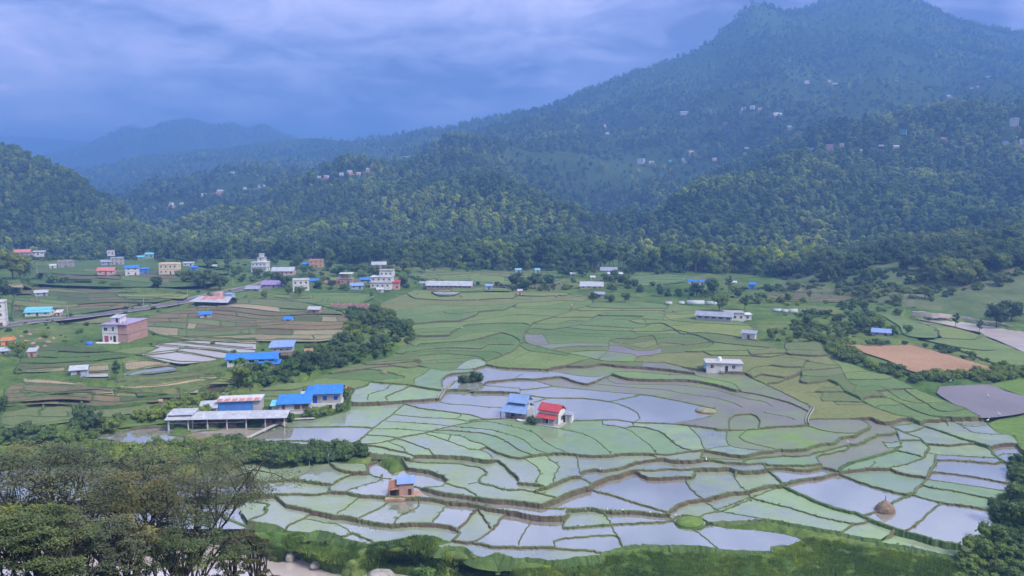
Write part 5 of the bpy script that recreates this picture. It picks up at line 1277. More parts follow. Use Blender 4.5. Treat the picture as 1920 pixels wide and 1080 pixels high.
def door(parent, x, y, z, w, h, mat=None, face='front'):
    o = MB().box(-w/2, w/2, -.04, .03, 0, h).build('door', mat or DOORM, parent); o.location = (x, y, z); o.rotation_euler = (0, 0, {'front': 0, 'right': math.pi / 2, 'left': -math.pi / 2}[face]); return o
def add_roof(r, kind, w, d, z, mat, rise=None, ov=.45, wallm=None):
    x, y = w / 2 + ov, d / 2 + ov; rise = rise or (d * .28 if kind == 'gable' else .5)
    if kind == 'gable':
        b = MB(); e = ov * rise / (d / 2); b.slab([(-x, -y, z - e), (x, -y, z - e), (x, 0, z + rise), (-x, 0, z + rise)]).slab([(x, y, z - e), (-x, y, z - e), (-x, 0, z + rise + .004), (x, 0, z + rise + .004)]); o = b.build('roof', mat, r)
        g = MB(); 
        for s in (-1, 1): g.v += [(s * (w/2 - .02), -d/2, z - .02), (s * (w/2 - .02), d/2, z - .02), (s * (w/2 - .02), 0, z + rise - .06)]; k = len(g.v) - 3; g.f.append((k, k + 1, k + 2) if s > 0 else (k, k + 2, k + 1))
        g.build('gable', wallm, r); return o
    if kind == 'shed': return MB().slab([(-x, -y, z + .05), (x, -y, z + .05), (x, y, z + rise + .25), (-x, y, z + rise + .25)]).build('roof', mat, r)
    if kind == 'flat':
        o = MB().box(-w/2 - .3, w/2 + .3, -d/2 - .3, d/2 + .3, z, z + .18).build('roof', mat, r)
        p = MB(); t = .12
        for b in ((-w/2, w/2, -d/2, -d/2 + t), (-w/2, w/2, d/2 - t, d/2), (-w/2, -w/2 + t, -d/2 + t, d/2 - t), (w/2 - t, w/2, -d/2 + t, d/2 - t)): p.box(*b, z + .18, z + .75)
        p.build('parapet', wallm, o); return o
    if kind == 'hip':
        q = max(0, w / 2 - d / 2); b = MB(); top = z + rise
        b.slab([(-x, -y, z), (x, -y, z), (q, 0, top), (-q, 0, top)]).slab([(x, y, z), (-x, y, z), (-q, 0, top), (q, 0, top)]); b.slab([(x, -y, z), (x, y, z), (q, 0, top)]).slab([(-x, y, z), (-x, -y, z), (-q, 0, top)]); return b.build('roof', mat, r)
def ground_point(u, v):
    p = gpt(u, v); a, b = int(u) - U0, int(v) - V0
    if 0 <= a < FID.shape[1] and 0 <= b < FID.shape[0] and FID[b, a] >= 0:
        zz = pz[FID[b, a]]; q = at(u, v, zz); return Vector((q[0], q[1], zz))
    return p
def house(u, v, wpx, hpx, st, rz, wall, rk, rm, label, depth=None, cat='house', name='house', loc=None, win=None, group=None, small=False, doormat=None):
    p = loc or ground_point(u, v); fw = p.y * CP - (p.z - CH) * SP; s = F / fw
    w, h = wpx / s, hpx / s; d = depth or min(max(w * .62, 3.0), 7.5); sh = h / st
    view = math.atan2(-p.x, p.y); r = empty(name, (p.x, p.y + d * .35, p.z - .15), math.radians(rz) + view * .6); tag(r, label, cat, group)
    MB().box(-w/2, w/2, -d/2, d/2, -1.2, h).build('wall', WM[wall], r)
    add_roof(r, rk, w, d, h, RM.get(rm) or WM[rm], wallm=WM[wall], ov=.35 if small else .5)
    nw = win if win is not None else max(1, int(w / 2.6)); ww, wh = min(1.1, w / (nw + 1) * .6), min(1.2, sh * .45)
    for k in range(st):
        for i in range(nw):
            x = -w / 2 + (i + .5) * w / nw
            if k == 0 and i == nw // 2: door(r, x, -d/2 - .012, .02, min(.95, w * .3), min(2.0, sh * .74), doormat)
            else: window(r, x, -d/2 - .012, k * sh + sh * .36, ww, wh)
        if not small and d > 3.4: window(r, w/2 + .012, 0, k * sh + sh * .36, ww, wh, 'right'); window(r, -w/2 - .012, 0, k * sh + sh * .36, ww, wh, 'left')
        if k: MB().box(-w/2 - .06, w/2 + .06, -d/2 - .06, d/2 + .06, k * sh - .08, k * sh + .08).build('floor_band', WM['concrete'], r)
    return r
for g in GEN: house(*g, small=g[2] < 16)
# a road through the village
ASPH = pmat('asphalt', (.10, .092, .098), (.16, .145, .15), .3, .9, fine=.2); EDGE = pmat('road_verge', (.24, .20, .19), (.33, .28, .26), .4, 1, fine=.2)
RP_ = catmull(np.array([(-120,622),(0,612),(60,604),(130,597),(210,587),(280,577),(340,567),(385,556),(430,547),(465,540),(490,534),(520,524)]), 8)
def ribbon(name, P, w, mat, dz, label, kind='structure'):
    Q = np.array([gpt(a, b, dz) for a, b in P]); T2 = np.gradient(Q[:, :2], axis=0); T2 /= np.linalg.norm(T2, axis=1, keepdims=True); Nn = np.stack([-T2[:, 1], T2[:, 0]], 1)
    V = []; 
    for q, n in zip(Q, Nn): V += [(q[0] + n[0]*w/2, q[1] + n[1]*w/2, q[2]), (q[0] - n[0]*w/2, q[1] - n[1]*w/2, q[2])]
    k = len(Q); o = meshobj(name, V, [(2*i, 2*i+1, 2*i+3, 2*i+2) for i in range(k-1)], mat); return tag(o, label, kind=kind)
ribbon('verge', RP_, 11.0, EDGE, .30, 'dusty verge of the valley road'); ribbon('road', RP_, 7.0, ASPH, .36, 'grey purple asphalt road running past the village')
def site(u, v, rz, name, label, cat, dz=-.1, back=0.0):
    p = ground_point(u, v); fw = p.y * CP - (p.z - CH) * SP; s = F / fw; return tag(empty(name, (p.x, p.y + back, p.z + dz), math.radians(rz)), label, cat), s
# red roofed white house
r, s = site(1036, 797, -30, 'house', 'white house with red gabled roof standing alone in the paddies', 'house', back=2.6); r.scale = (.9, .9, .9)
MB().box(-4.6, 4.2, -4.4, 3.0, -1.0, .25).build('plinth', WM['concrete'], r)
MB().box(-2.9, 2.9, -1.9, 2.1, .25, 4.0).build('wall', WM['white'], r); add_roof(r, 'gable', 5.8, 4.0, 4.0, RM['red'], 1.35, .4, RM['red'])
MB().box(-3.25, 3.25, -2.27, -2.2, 3.50, 3.86).build('fascia', RM['red'], r)
MB().slab([(-3.2, -3.9, 2.05), (2.7, -3.9, 2.05), (2.7, -1.93, 2.85), (-3.2, -1.93, 2.85)]).build('veranda_roof', RM['red'], r)
for x in (-3.0, -1.2, .8, 2.5): MB().box(x - .07, x + .07, -3.75, -3.61, .25, 2.02).build('post', WM['white'], r)
door(r, -.4, -1.915, .25, .9, 1.9, GLASS); window(r, -2.0, -1.915, .9, .9, 1.0); window(r, 1.5, -1.915, .9, .9, 1.0); window(r, 2.915, .4, .9, 1.5, 1.4, 'right')
MB().box(-2.9, 2.4, -3.74, -3.68, .25, .75).build('railing', WM['grey'], r)
r, s = site(1064, 793, -18, 'outhouse', 'white outhouse with dark hipped roof right of the red roofed house', 'outhouse', back=1.2)
MB().box(-1.4, 1.4, -1.1, 1.1, -.8, 2.2).build('wall', WM['white'], r); add_roof(r, 'hip', 2.8, 2.2, 2.2, RM['greyroof'], .6, .3); door(r, -.5, -1.115, .05, .6, 1.8, GLASS); door(r, .6, -1.115, .05, .5, 1.8, WM['grey'])
# slate blue house
r, s = site(975, 786, -24, 'house', 'slate blue house with two tiered metal roof in the paddies', 'house', back=3.0)
MB().box(-4.4, 3.6, -4.6, 3.2, -1.0, .25).build('plinth', STONE, r); MB().box(-3.0, 3.0, -2.4, 2.4, .25, 2.5).build('wall', WM['grey'], r)
MB().box(-2.2, 2.2, -1.3, 1.6, 2.5, 4.4).build('upper_wall', WM['bluegrey'], r); add_roof(r, 'gable', 4.6, 3.6, 4.4, RM['slate'], 1.3, .5, WM['bluegrey'])
MB().slab([(-3.9, -4.3, 2.0), (3.6, -4.3, 2.0), (2.7, -1.32, 3.7), (-2.7, -1.32, 3.7)]).build('lower_roof', RM['slate'], r); MB().slab([(3.0, 2.9, 2.4), (-3.2, 2.9, 2.4), (-2.6, 1.62, 3.4), (2.6, 1.62, 3.4)]).build('lower_roof', RM['slate'], r)
for x in (-3.6, -1.6, .6, 2.8): MB().box(x - .08, x + .08, -4.0, -3.84, .25, 2.1).build('post', WOOD, r)
door(r, -.9, -2.415, .25, .9, 1.8, GLASS); window(r, -2.2, -2.415, .9, .8, .9); window(r, 1.2, -2.415, .9, 1.0, .9); MB().box(-.4, 3.0, -3.9, -3.8, .25, .95).build('railing', WOOD, r); window(r, 2.215, 0, 3.0, .9, .9, 'right')
o = MB().cyl(0, 0, 0, .3, 1.0, 14, 1.1).build('basin', PLASTIC); o.location = ground_point(977, 789) + Vector((0, 0, .1)); tag(o, 'round white basin in front of the slate blue house', 'basin')
# brick shed with blue sheet roof and brown awning
r, s = site(752, 931, 12, 'shed', 'brick shed with blue sheet roof and brown awning between the lower paddies', 'shed', back=1.6); r.scale = (.72, .72, .72)
MB().slab([(-4.8, -3.4, .18), (-.5, -3.9, .18), (5.6, -2.6, .18), (4.6, 1.0, .18), (-4.0, 1.4, .18)], .7).build('yard', SOIL, r)
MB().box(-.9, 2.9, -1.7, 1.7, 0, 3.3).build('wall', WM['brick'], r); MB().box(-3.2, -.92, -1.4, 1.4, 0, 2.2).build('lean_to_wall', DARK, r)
MB().slab([(-1.5, -2.0, 3.45), (3.3, -2.2, 3.55), (3.5, 2.0, 4.35), (-1.3, 2.0, 4.25)], .08).build('roof', RM['lightblue'], r)
MB().slab([(-4.0, -2.1, 2.0), (-.95, -2.6, 2.35), (-.6, 1.8, 3.6), (-3.4, 1.8, 3.2)], .12).build('awning', RM['rust'], r)
for x, y in ((-3.7, -1.8), (-1.2, -2.2), (-3.3, 1.5)): MB().cyl(x, y, 0, 2.3, .07, 6).build('post', WOOD, r)
door(r, 1.9, -1.715, .15, .9, 1.7, DARK); MB().box(2.93, 2.98, -1.6, 1.6, .1, 3.2).build('corner_board', WM['grey'], r)
# white flat concrete house
r, s = site(1362, 697, -8, 'house', 'unfinished white single storey concrete house with rooftop tank', 'house', back=3.2); r.scale = (.88, .88, .88)
MB().box(-6.3, 6.0, -3.2, 3.2, -.8, 3.0).build('wall', WM['white'], r); MB().box(-6.8, 6.4, -3.7, 3.6, 3.0, 3.22).build('roof', WM['grey'], r)
for x0 in (-4.4, 3.0): window(r, x0, -3.215, 1.1, 1.2, 1.3)
door(r, .6, -3.215, 0, 1.0, 2.1, DARK); window(r, 6.015, 0, 1.0, 1.3, 1.4, 'right'); MB().box(-1.6, -.2, -4.6, -3.2, -.3, .5).build('step', WM['concrete'], r)
o = MB().cyl(0, 0, 0, 1.1, .62, 14).cyl(0, 0, 1.1, 1.3, .62, 14, .25).build('water_tank', PLASTIC); o.location = r.location + Vector((-1.3, .2, 2.85)); tag(o, 'white water tank on the flat roof of the concrete house', 'tank')
# unfinished brick building on the left terrace
r, s = site(220, 641, -4, 'house', 'two storey unfinished brick house with white plastered front on the left terrace', 'house', back=3.6)
MB().box(-4.6, 4.6, -4.2, 8.6, -.8, 6.4).build('wall', WM['brick'], r); MB().box(-4.75, 4.75, -4.35, 8.75, 3.1, 3.3).build('floor_slab', WM['concrete'], r); MB().box(-5.0, 4.8, -4.9, 8.9, 6.4, 6.6).build('roof', WM['purple'], r)
MB().box(-4.66, -4.6, -4.24, 4.2, .02, 6.38).build('plaster', WM['white'], r)
MB().box(-4.66, 1.0, -4.27, -4.205, .02, 6.38).build('plaster', WM['white'], r)
door(r, -3.2, -4.29, .05, 1.5, 2.3, DOORR); door(r, -.2, -4.29, .05, 1.0, 2.3, DARK); window(r, -1.5, -4.29, .8, .8, 1.5); window(r, -3.3, -4.29, 4.1, 1.5, 1.3); window(r, -.6, -4.29, 4.0, .9, 1.6)
for k, y in enumerate((-2.6, 0, 2.6)): window(r, -4.675, y, 4.1, 1.2, 1.3, 'left'); window(r, -4.675, y, .9, 1.2, 1.4, 'left')
sr = MB().box(-3.0, .2, -1.2, 2.6, 6.6, 8.4).build('stair_room', WM['white'], r); door(r, -.9, -1.215, 6.62, .8, 1.6, DARK); MB().slab([(-3.5, -1.7, 8.35), (.6, -1.7, 8.35), (.6, 3.0, 9.0), (-3.5, 3.0, 9.0)], .08).build('stair_roof', RM['pale'], r)
MB().box(-6.4, 2.0, -6.4, -4.3, -.3, .12).build('porch', WM['white'], r)
for x in (1.6, 3.0, 4.3): MB().box(x - .12, x + .12, -4.1, -3.86, 6.6, 7.5).build('column_stub', WM['concrete'], r)
# tiered white houses of the village
def tiered(u, v, label, tiers, wall='white', rz=0):
    r, s = site(u, v, rz, 'house', label, 'house', back=3)
    for i, (x0, x1, y0, y1, z0, z1) in enumerate(tiers):
        MB().box(x0, x1, y0, y1, z0 - (1 if i == 0 else 0), z1).build('wall', WM[wall], r); MB().box(x0 - .4, x1 + .4, y0 - .4, y1 + .4, z1, z1 + .2).build('roof_slab', WM['concrete'] if i % 2 == 0 else WM['white'], r)
        n = max(1, int((x1 - x0) / 2.4))
        for k in range(n):
            for zz in np.arange(z0, z1 - 2.2, 2.9): window(r, x0 + (k + .5) * (x1 - x0) / n, y0 - .015, zz + 1.0, 1.1, 1.2)
        window(r, x1 + .015, (y0 + y1) / 2, z0 + 1.0, 1.1, 1.2, 'right')
    return r
tiered(486, 509, 'white tiered house with a little rooftop tower room', [(-5.2, 5.2, -4, 4, 0, 3.0), (-5.0, 5.0, -3.6, 4, 3.2, 6.2), (-1.2, 3.2, -2.5, 3, 6.4, 9.4), (-.2, 2.2, -1.5, 2, 9.6, 11.6)])
tiered(717, 540, 'big white three tier villa in the middle of the village', [(-6.5, 4.5, -4.5, 4, 0, 3.2), (-6.2, 5.5, -4, 4, 3.4, 6.4), (-1.5, 6.0, -3, 4, 6.6, 10.0)])
tiered(1383, 601, 'white pillared building right of the long grey poultry shed', [(-4.6, 3.0, -3, 3, 0, 3.4), (2.9, 6.2, -2.6, 2.6, 0, 2.6)], rz=-6)
r, s = site(648, 533, 0, 'house', 'unfinished brick house with bare concrete columns in the village', 'house', back=3)
MB().box(-3.6, 3.6, -3, 3, -1, 3.2).build('wall', WM['brick'], r); MB().box(-3.9, 3.9, -3.3, 3.3, 3.2, 3.4).build('floor_slab', WM['concrete'], r); MB().box(-3.9, 3.9, -3.3, 3.3, 6.2, 6.4).build('roof', WM['white'], r)
for x in (-3.4, 0, 3.4):
    for y in (-2.8, 2.8): MB().box(x - .16, x + .16, y - .16, y + .16, 3.4, 6.2).build('column', WM['concrete'], r)
window(r, -1.8, -3.015, 1.0, 1.2, 1.2); door(r, 1.6, -3.015, .1, 1.0, 2.1); MB().box(-3.3, 1.0, 0, .2, 3.4, 5.6).build('inner_wall', WM['brick'], r)
# long sheds: barn, poultry shed, open pond shed, blue sheds
def long_shed(u, v, rz, L, D, h, rise, roofm, label, wallm, posts=0, back=2.0, name='shed', wall_h=None, ov=.6):
    r, s = site(u, v, rz, name, label, 'shed', back=back)
    add_roof(r, 'gable', L, D, h, roofm, rise, ov, wallm)
    if posts:
        for i in range(posts + 1):
            for y in (-D/2 + .12, D/2 - .12): x = -L/2 + .15 + i * (L - .3) / posts; MB().box(x - .11, x + .11, y - .11, y + .11, -.8, h).build('post', WM['white'], r)
        MB().box(-L/2 + .3, L/2 - .3, D/2 - .5, D/2 - .35, -.5, wall_h or h * .7).build('back_wall', WM['brick'], r)
    else:
        MB().box(-L/2, L/2, -D/2, D/2, -.8, h).build('wall', wallm, r); n = int(L / 2.6)
        for i in range(n): window(r, -L/2 + (i + .5) * L / n, -D/2 - .015, h * .4, L / n * .62, h * .38)
    return r
long_shed(843, 542, -5, 26, 7, 2.6, 2.0, RM['pale'], 'long barn with pale metal roof beyond the green paddies', WM['brick'])
long_shed(1342, 601, -22, 15, 5.5, 2.4, 1.3, RM['greyroof'], 'long low poultry shed with grey roof at the far paddy edge', WM['grey'])
r = long_shed(424, 806, 4, 27.5, 6.0, 3.1, .7, RM['pale'], 'long open shed with pale roof and white posts beside the pond', WM['white'], posts=6, back=3.0, wall_h=2.0)
MB().box(-13.4, 13.4, -3.05, -2.95, -.3, .35).build('kerb', WM['concrete'], r); MB().box(-13.4, 4.0, -2.93, -2.88, 1.9, 1.98).build('rail', WM['white'], r)
for k, x in enumerate((-9, -4.4, 0.2, 9.2, 11.8)): MB().prism([(x - 1.8, .0), (x + 1.8, .0), (x + 1.0, .9), (x - .8, 1.1)], -1.5, 1.5).build('heap', [SOIL, WM['brick'], STRAW][k % 3], r)
r, s = site(338, 800, 4, 'shed', 'small open lean-to with flat pale roof left of the open shed', 'shed', back=2.0)
MB().slab([(-3.2, -2.2, 3.0), (3.0, -2.2, 3.1), (3.0, 2.2, 3.5), (-3.2, 2.2, 3.4)]).build('roof', RM['pale'], r)
for x in (-3.0, 2.8):
    for y in (-2.0, 2.0): MB().box(x - .09, x + .09, y - .09, y + .09, -.8, 3.1).build('post', WM['white'], r)
MB().prism([(-2.6, 0), (2.2, 0), (1.6, .8), (-.5, 1.2), (-2.2, .6)], -1.2, 1.4).build('scrap_heap', STONE, r)
r, s = site(449, 775, 5, 'shop', 'narrow shop with red and white roof and blue wall behind the open shed', 'shop', back=1.6)
MB().box(-5.4, 5.2, -2, 2, -1, 3.4).build('wall', WM['grey'], r); MB().box(-5.3, 3.4, -2.09, -2.0, .9, 3.3).build('blue_panel', WM['blue'], r); MB().slab([(-5.8, -2.6, 3.5), (5.6, -2.6, 3.7), (5.6, 1.9, 4.1), (-5.8, 1.9, 3.9)]).build('roof', RM['white'], r)
for i in range(6): x = -5.6 + i * 1.86; MB().slab([(x, -2.5, 3.56 + i * .033), (x + 1.35, -2.5, 3.58 + i * .033), (x + 1.35, -.6, 3.76 + i * .033), (x, -.6, 3.74 + i * .033)], .02).build('red_sheet', RM['palered'], r)
r, s = site(391, 777, 6, 'shed', 'little shed with tilted pale roof left of the shop', 'shed', back=1.2)
MB().box(-1.8, 1.8, -1.3, 1.3, -1, 1.7).build('wall', WM['grey'], r); MB().slab([(-2.4, -1.9, 1.7), (2.3, -1.9, 1.9), (1.9, 1.6, 3.1), (-2.7, 1.6, 2.9)]).build('roof', RM['pale'], r); door(r, .6, -1.315, 0, .8, 1.5)
r = long_shed(470, 686, 8, 14.5, 4.6, 2.5, 1.2, RM['blue'], 'long bright blue roofed shed at the top of the scrub slope', WM['white'], back=2.4)
r, s = site(500, 690, 8, 'shed', 'low blue sheet lean-to in front of the long blue shed', 'shed', back=1.0)
MB().box(-3.4, 3.4, -1.4, 1.4, -1, 1.5).build('wall', WM['white'], r); MB().slab([(-4.0, -2.0, 1.45), (4.0, -2.0, 1.5), (4.0, 1.7, 2.3), (-4.0, 1.7, 2.25)]).build('roof', RM['blue'], r); door(r, 1.5, -1.415, 0, .8, 1.4, WM['salmon'])
r, s = site(527, 674, 6, 'stilt_hut', 'grey hut on stilts at the top of the scrub slope', 'hut', back=2.0)
for x in (-3.2, -1.1, 1.1, 3.2):
    for y in (-2.0, 2.0): MB().box(x - .12, x + .12, y - .12, y + .12, -1.5, 2.4).build('stilt', WOOD, r)
MB().box(-3.5, 3.5, -2.4, 2.4, 2.3, 2.5).build('floor', WOOD, r); MB().box(-3.3, 3.3, -2.2, 2.2, 2.5, 4.3).build('wall', WM['grey'], r); MB().slab([(-4.0, -2.9, 4.2), (4.0, -2.9, 4.4), (4.0, 2.7, 5.6), (-4.0, 2.7, 5.4)]).build('roof', RM['lightblue'], r)
for x in (-2, 0, 2): window(r, x, -2.215, 3.0, .9, .8)
MB().box(-4.4, 3.8, -4.0, -2.5, 1.9, 2.05).build('deck', WOOD, r)
# blue roofed farmhouse group by the pond
r, s = site(604, 766, 6, 'farmhouse', 'farmhouse with big bright blue roof and grey walls above the pond', 'house', back=3.0)
MB().box(-4.2, 4.6, -2.6, 3.2, -1.2, 1.3).build('plinth', WM['white'], r); MB().box(-1.0, 4.4, -2.4, 3.0, 1.3, 4.2).build('wall', WM['grey'], r); MB().box(-4.2, -1.02, -2.0, 2.6, 1.3, 3.9).build('wing_wall', WM['white'], r)
MB().slab([(-1.7, -3.2, 4.05), (5.2, -3.2, 4.05), (5.0, .4, 5.7), (-1.4, .4, 5.7)]).slab([(5.2, 3.8, 4.1), (-1.6, 3.8, 4.1), (-1.4, .4, 5.704), (5.0, .4, 5.704)]).build('roof', RM['blue'], r)
MB().slab([(-5.0, -2.7, 3.85), (-1.72, -2.7, 3.85), (-1.2, .4, 5.9), (-4.4, .4, 5.4)]).slab([(-1.4, 3.4, 4.1), (-5.0, 3.4, 4.0), (-4.4, .4, 5.404), (-1.2, .4, 5.904)]).build('wing_roof', RM['blue'], r)
for x in (.4, 3.2): window(r, x, -2.415, 2.2, 1.0, 1.1, pane=DOORB, frame=DOORB)
door(r, -2.2, -2.015, 1.3, 1.1, 2.0, DOORB); window(r, -3.4, -2.015, 2.2, .8, 1.0); window(r, 4.415, 0, 2.2, 1.0, 1.1, 'right'); door(r, 1.5, -2.615, -.4, 1.4, 1.3, DARK); door(r, 3.6, -2.615, -.4, 1.0, 1.3, DARK)
g, s2 = site(607, 760, 6, 'gable', '', '') if False else (None, None)
r, s = site(549, 778, 9, 'farmhouse', 'long low wing with bright blue roof and brown windows left of the farmhouse', 'house', back=2.2)
MB().box(-3.9, 3.9, -2.2, 2.2, -1.2, .9).build('plinth', WM['white'], r); MB().box(-3.8, 3.8, -2.1, 2.1, .9, 3.1).build('wall', WM['grey'], r); add_roof(r, 'shed', 7.6, 4.4, 3.05, RM['blue'], 1.0, .5)
for x in (.8, 2.7): window(r, x, -2.115, 1.6, 1.4, 1.1, pane=DOORM, frame=DOORM)
door(r, -2.6, -2.115, .9, .8, 1.8); door(r, -1.4, -2.215, -.6, 1.3, 1.3, DARK); MB().box(-5.6, -3.95, -1.6, 1.6, -1, 2.6).build('annex_wall', WM['grey'], r); MB().slab([(-6.0, -2.0, 2.6), (-3.95, -2.0, 2.6), (-3.95, 1.9, 3.2), (-6.0, 1.9, 3.2)]).build('annex_roof', RM['turq'], r)
house(572, 752, 14, 10, 1, 6, 'grey', 'shed', 'pale', 'grey block house behind the long blue roofed wing', depth=3, small=True); house(549, 752, 16, 5, 1, 6, 'white', 'gable', 'white', 'white roofed hut behind the long blue roofed wing', depth=3, small=True); house(638, 740, 22, 10, 1, -20, 'brick', 'gable', 'palered', 'small reddish hut behind the right end of the farmhouse', depth=3.4, small=True)
# road hall with red and white roof
r, s = site(398, 573, -10, 'hall', 'wide low hall with red and white sheet roof beside the road', 'hall', back=4.0)
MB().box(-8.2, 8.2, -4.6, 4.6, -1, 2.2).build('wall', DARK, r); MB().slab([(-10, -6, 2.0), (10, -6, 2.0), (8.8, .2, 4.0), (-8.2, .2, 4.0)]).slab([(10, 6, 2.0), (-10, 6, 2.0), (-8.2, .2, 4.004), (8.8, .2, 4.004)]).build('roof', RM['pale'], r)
for i in range(4): x = -5.4 + i * 2.9; MB().slab([(x, -3.8 + .3 * (i % 2), 2.78 - .0 * i), (x + 2.3, -3.8 + .3 * (i % 2), 2.78), (x + 2.3, .1, 4.05), (x, .1, 4.05)], .03).build('red_sheet', RM['palered'], r)
MB().box(-1.4, 1.8, 1.0, 4.0, 3.0, 5.8).build('back_tower', WM['salmon'], r); MB().box(3.4, 7.4, 2.0, 5.0, 2.6, 4.8).build('back_wing', WM['bluegrey'], r); MB().box(3.2, 7.6, 1.8, 5.2, 4.8, 4.95).build('back_wing_roof', RM['turq'], r)
# ruined brick walls
r, s = site(656, 576, -4, 'ruin', 'row of low roofless brick walls at the corner of the scrub slope', 'ruin', back=1.5)
b = MB(); b.box(-9, 8.5, -1.6, -1.3, -.6, 1.2).box(-9, 8.5, 1.3, 1.6, -.6, 1.5)
b.build('wall', WM['brick'], r)
for i in range(7): x = -9 + i * 2.9; MB().box(x, x + .25, -1.29, 1.29, -.6, 1.35 + .2 * (i % 2)).build('cross_wall', WM['brick'], r)
# ------------------------------------------------------------------ houses on the mountain
from mathutils.bvhtree import BVHTree
def bvh_of(P):
    nr, nc = P.shape[:2]; I = np.arange(nr * nc).reshape(nr, nc); f = np.stack([I[:-1, :-1], I[:-1, 1:], I[1:, 1:], I[1:, :-1]], -1).reshape(-1, 4)
    return BVHTree.FromPolygons([Vector(v) for v in P.reshape(-1, 3)], f.tolist())
BV = bvh_of(MP)
def hill_hit(u, v):
    x, y, z = ray(u, v); h = BV.ray_cast(Vector((0, 0, CH)), Vector((float(x), float(y), float(z))).normalized()); return h[0]
for i, (u, v, w, h, st, wl, rk, rm, lb, gp) in enumerate(HH):
    p = hill_hit(u, v)
    if p is None: continue
    hh_ = house(u, v, w * .72, h * .8, st, random.uniform(-25, 25), wl, rk, rm, lb, loc=p + Vector((0, 0, .2)), group=gp, small=True, win=max(1, min(3, w // 6)))
    yw = w * .72 / (F / (p.y * CP - (p.z - CH) * SP)); MB().box(-yw * .9, yw * .9, -yw * .5 - 5, yw * .4, -6, .12).build('yard', SOIL if i % 2 else GRASSB, hh_)
# ------------------------------------------------------------------ big spreading trees in the foreground
def big_tree(loc, h, R, seed, label, leafm, ncl=120, nleaf=150, ls=.19, thick=.34, zbase=.66, lean=(0, 0)):
    rng = random.Random(seed); nr = np.random.default_rng(seed); r = empty('spreading_tree', loc); tag(r, label, 'tree', 'spreading trees in the foreground')
    tv, tf = [], []; fork = Vector((lean[0] * .3, lean[1] * .3, h * .42)); tube(tv, tf, [(0, 0, -2), (lean[0] * .1, lean[1] * .1, h * .2), tuple(fork)], [thick * 1.25, thick, thick * .8], 9)
    link(bpy.data.objects.new('trunk', mkmesh('trunk', tv, tf, BARK_DARK, True)), r)
    pads = []; bv, bf = [], []
    nl = 9
    for i in range(nl):
        a = 6.283 * (i + rng.uniform(-.3, .3)) / nl; rad = R * rng.uniform(.55, .85); tip = Vector((lean[0] + math.cos(a) * rad, lean[1] + math.sin(a) * rad, h * rng.uniform(.72, .93)))
        mid = fork.lerp(tip, .5) + Vector((rng.uniform(-1, 1), rng.uniform(-1, 1), rng.uniform(-.4, 1.0)))
        tube(bv, bf, [tuple(fork), tuple(fork.lerp(mid, .5) + Vector((0, 0, .3))), tuple(mid), tuple(tip)], [thick * .55, thick * .42, thick * .28, .06], 6)
        for j in range(ncl // nl):
            t = rng.uniform(.35, 1.0); q = (fork.lerp(mid, t * 2) if t < .5 else mid.lerp(tip, t * 2 - 1)); aa = rng.uniform(0, 6.283); rr = R * rng.uniform(.08, .42)
            e = Vector((q.x + math.cos(aa) * rr, q.y + math.sin(aa) * rr, 0)); k = math.hypot(e.x - lean[0], e.y - lean[1]) / (R * 1.1)
            if k > 1: e.x = lean[0] + (e.x - lean[0]) / k; e.y = lean[1] + (e.y - lean[1]) / k; k = 1.0
            e.z = h * (1.0 - .30 * k * k) - rng.random() ** 1.6 * h * (1 - zbase) * .9
            e.z = max(e.z, q.z - 1.2); m2 = q.lerp(e, .55) + Vector((0, 0, rng.uniform(.1, .7))); tube(bv, bf, [tuple(q), tuple(m2), tuple(e)], [.06, .04, .015], 4); pads.append((e, R * rng.uniform(.10, .19)))
    link(bpy.data.objects.new('limbs', mkmesh('limbs', bv, bf, BARK_DARK, True)), r)
    V = []; n0 = 0; Fc = []
    for e, pr in pads:       # flat feathery sprays
        n = int(nleaf * rng.uniform(.6, 1.3)); a = nr.uniform(0, 6.283, n); q = np.sqrt(nr.uniform(0, 1, n)) * pr * nr.uniform(.7, 1.25, n)
        el = nr.uniform(.6, 1.0); c = np.stack([np.cos(a) * q, np.sin(a) * q * el, nr.normal(0, .13, n) * pr + .12 * pr * np.cos(q / pr * 2)], 1) + np.array(e[:])
        d = np.stack([np.cos(a + nr.normal(0, .6, n)), np.sin(a + nr.normal(0, .6, n)), nr.normal(-.1, .35, n)], 1); d /= np.linalg.norm(d, axis=1, keepdims=True)
        up = np.array([0, 0, 1.0]) + nr.normal(0, .4, (n, 3)); s = np.cross(d, up); s /= np.linalg.norm(s, axis=1, keepdims=True)
        L_ = (ls * nr.uniform(.6, 1.5, n))[:, None]; V.append(np.stack([c - d * L_ * .5, c + s * L_ * .26, c + d * L_ * .5, c - s * L_ * .26], 1).reshape(-1, 3))
        Fc += [(n0 + 4 * i, n0 + 4 * i + 1, n0 + 4 * i + 2, n0 + 4 * i + 3) for i in range(n)]; n0 += 4 * n
    link(bpy.data.objects.new('crown', mkmesh('crown', np.vstack(V), Fc, leafm)), r); return r
def slope_z(y): return float(np.interp(y, [-40, -6, 4, 30, 70, 104, 112], [54, 53.2, 52, 34, 8, -12.6, -15]))
def put_tree(u, v_top, d, R, seed, label, leafm, **k):
    p = atd(u, v_top, d); z0 = slope_z(d) - .3; return big_tree((p[0], d, z0), p[2] - z0, R, seed, label, leafm, **k)
LEAF_OLIVE2 = leaf_mat('leaf_olive_green', (.080, .115, .040), (.15, .18, .065), .1, .2, .12)
LEAF_BROWNISH = leaf_mat('leaf_brown_olive', (.080, .098, .050), (.155, .165, .090), .1, .2, .15)
put_tree(330, 842, 66, 9.8, 11, 'olive brown spreading tree nearest the flooded paddies at lower left', LEAF_BROWNISH, ncl=165, nleaf=230)
put_tree(60, 838, 64, 9.5, 12, 'olive brown spreading tree at the left edge, farther of the two there', LEAF_BROWNISH, ncl=150, nleaf=230)
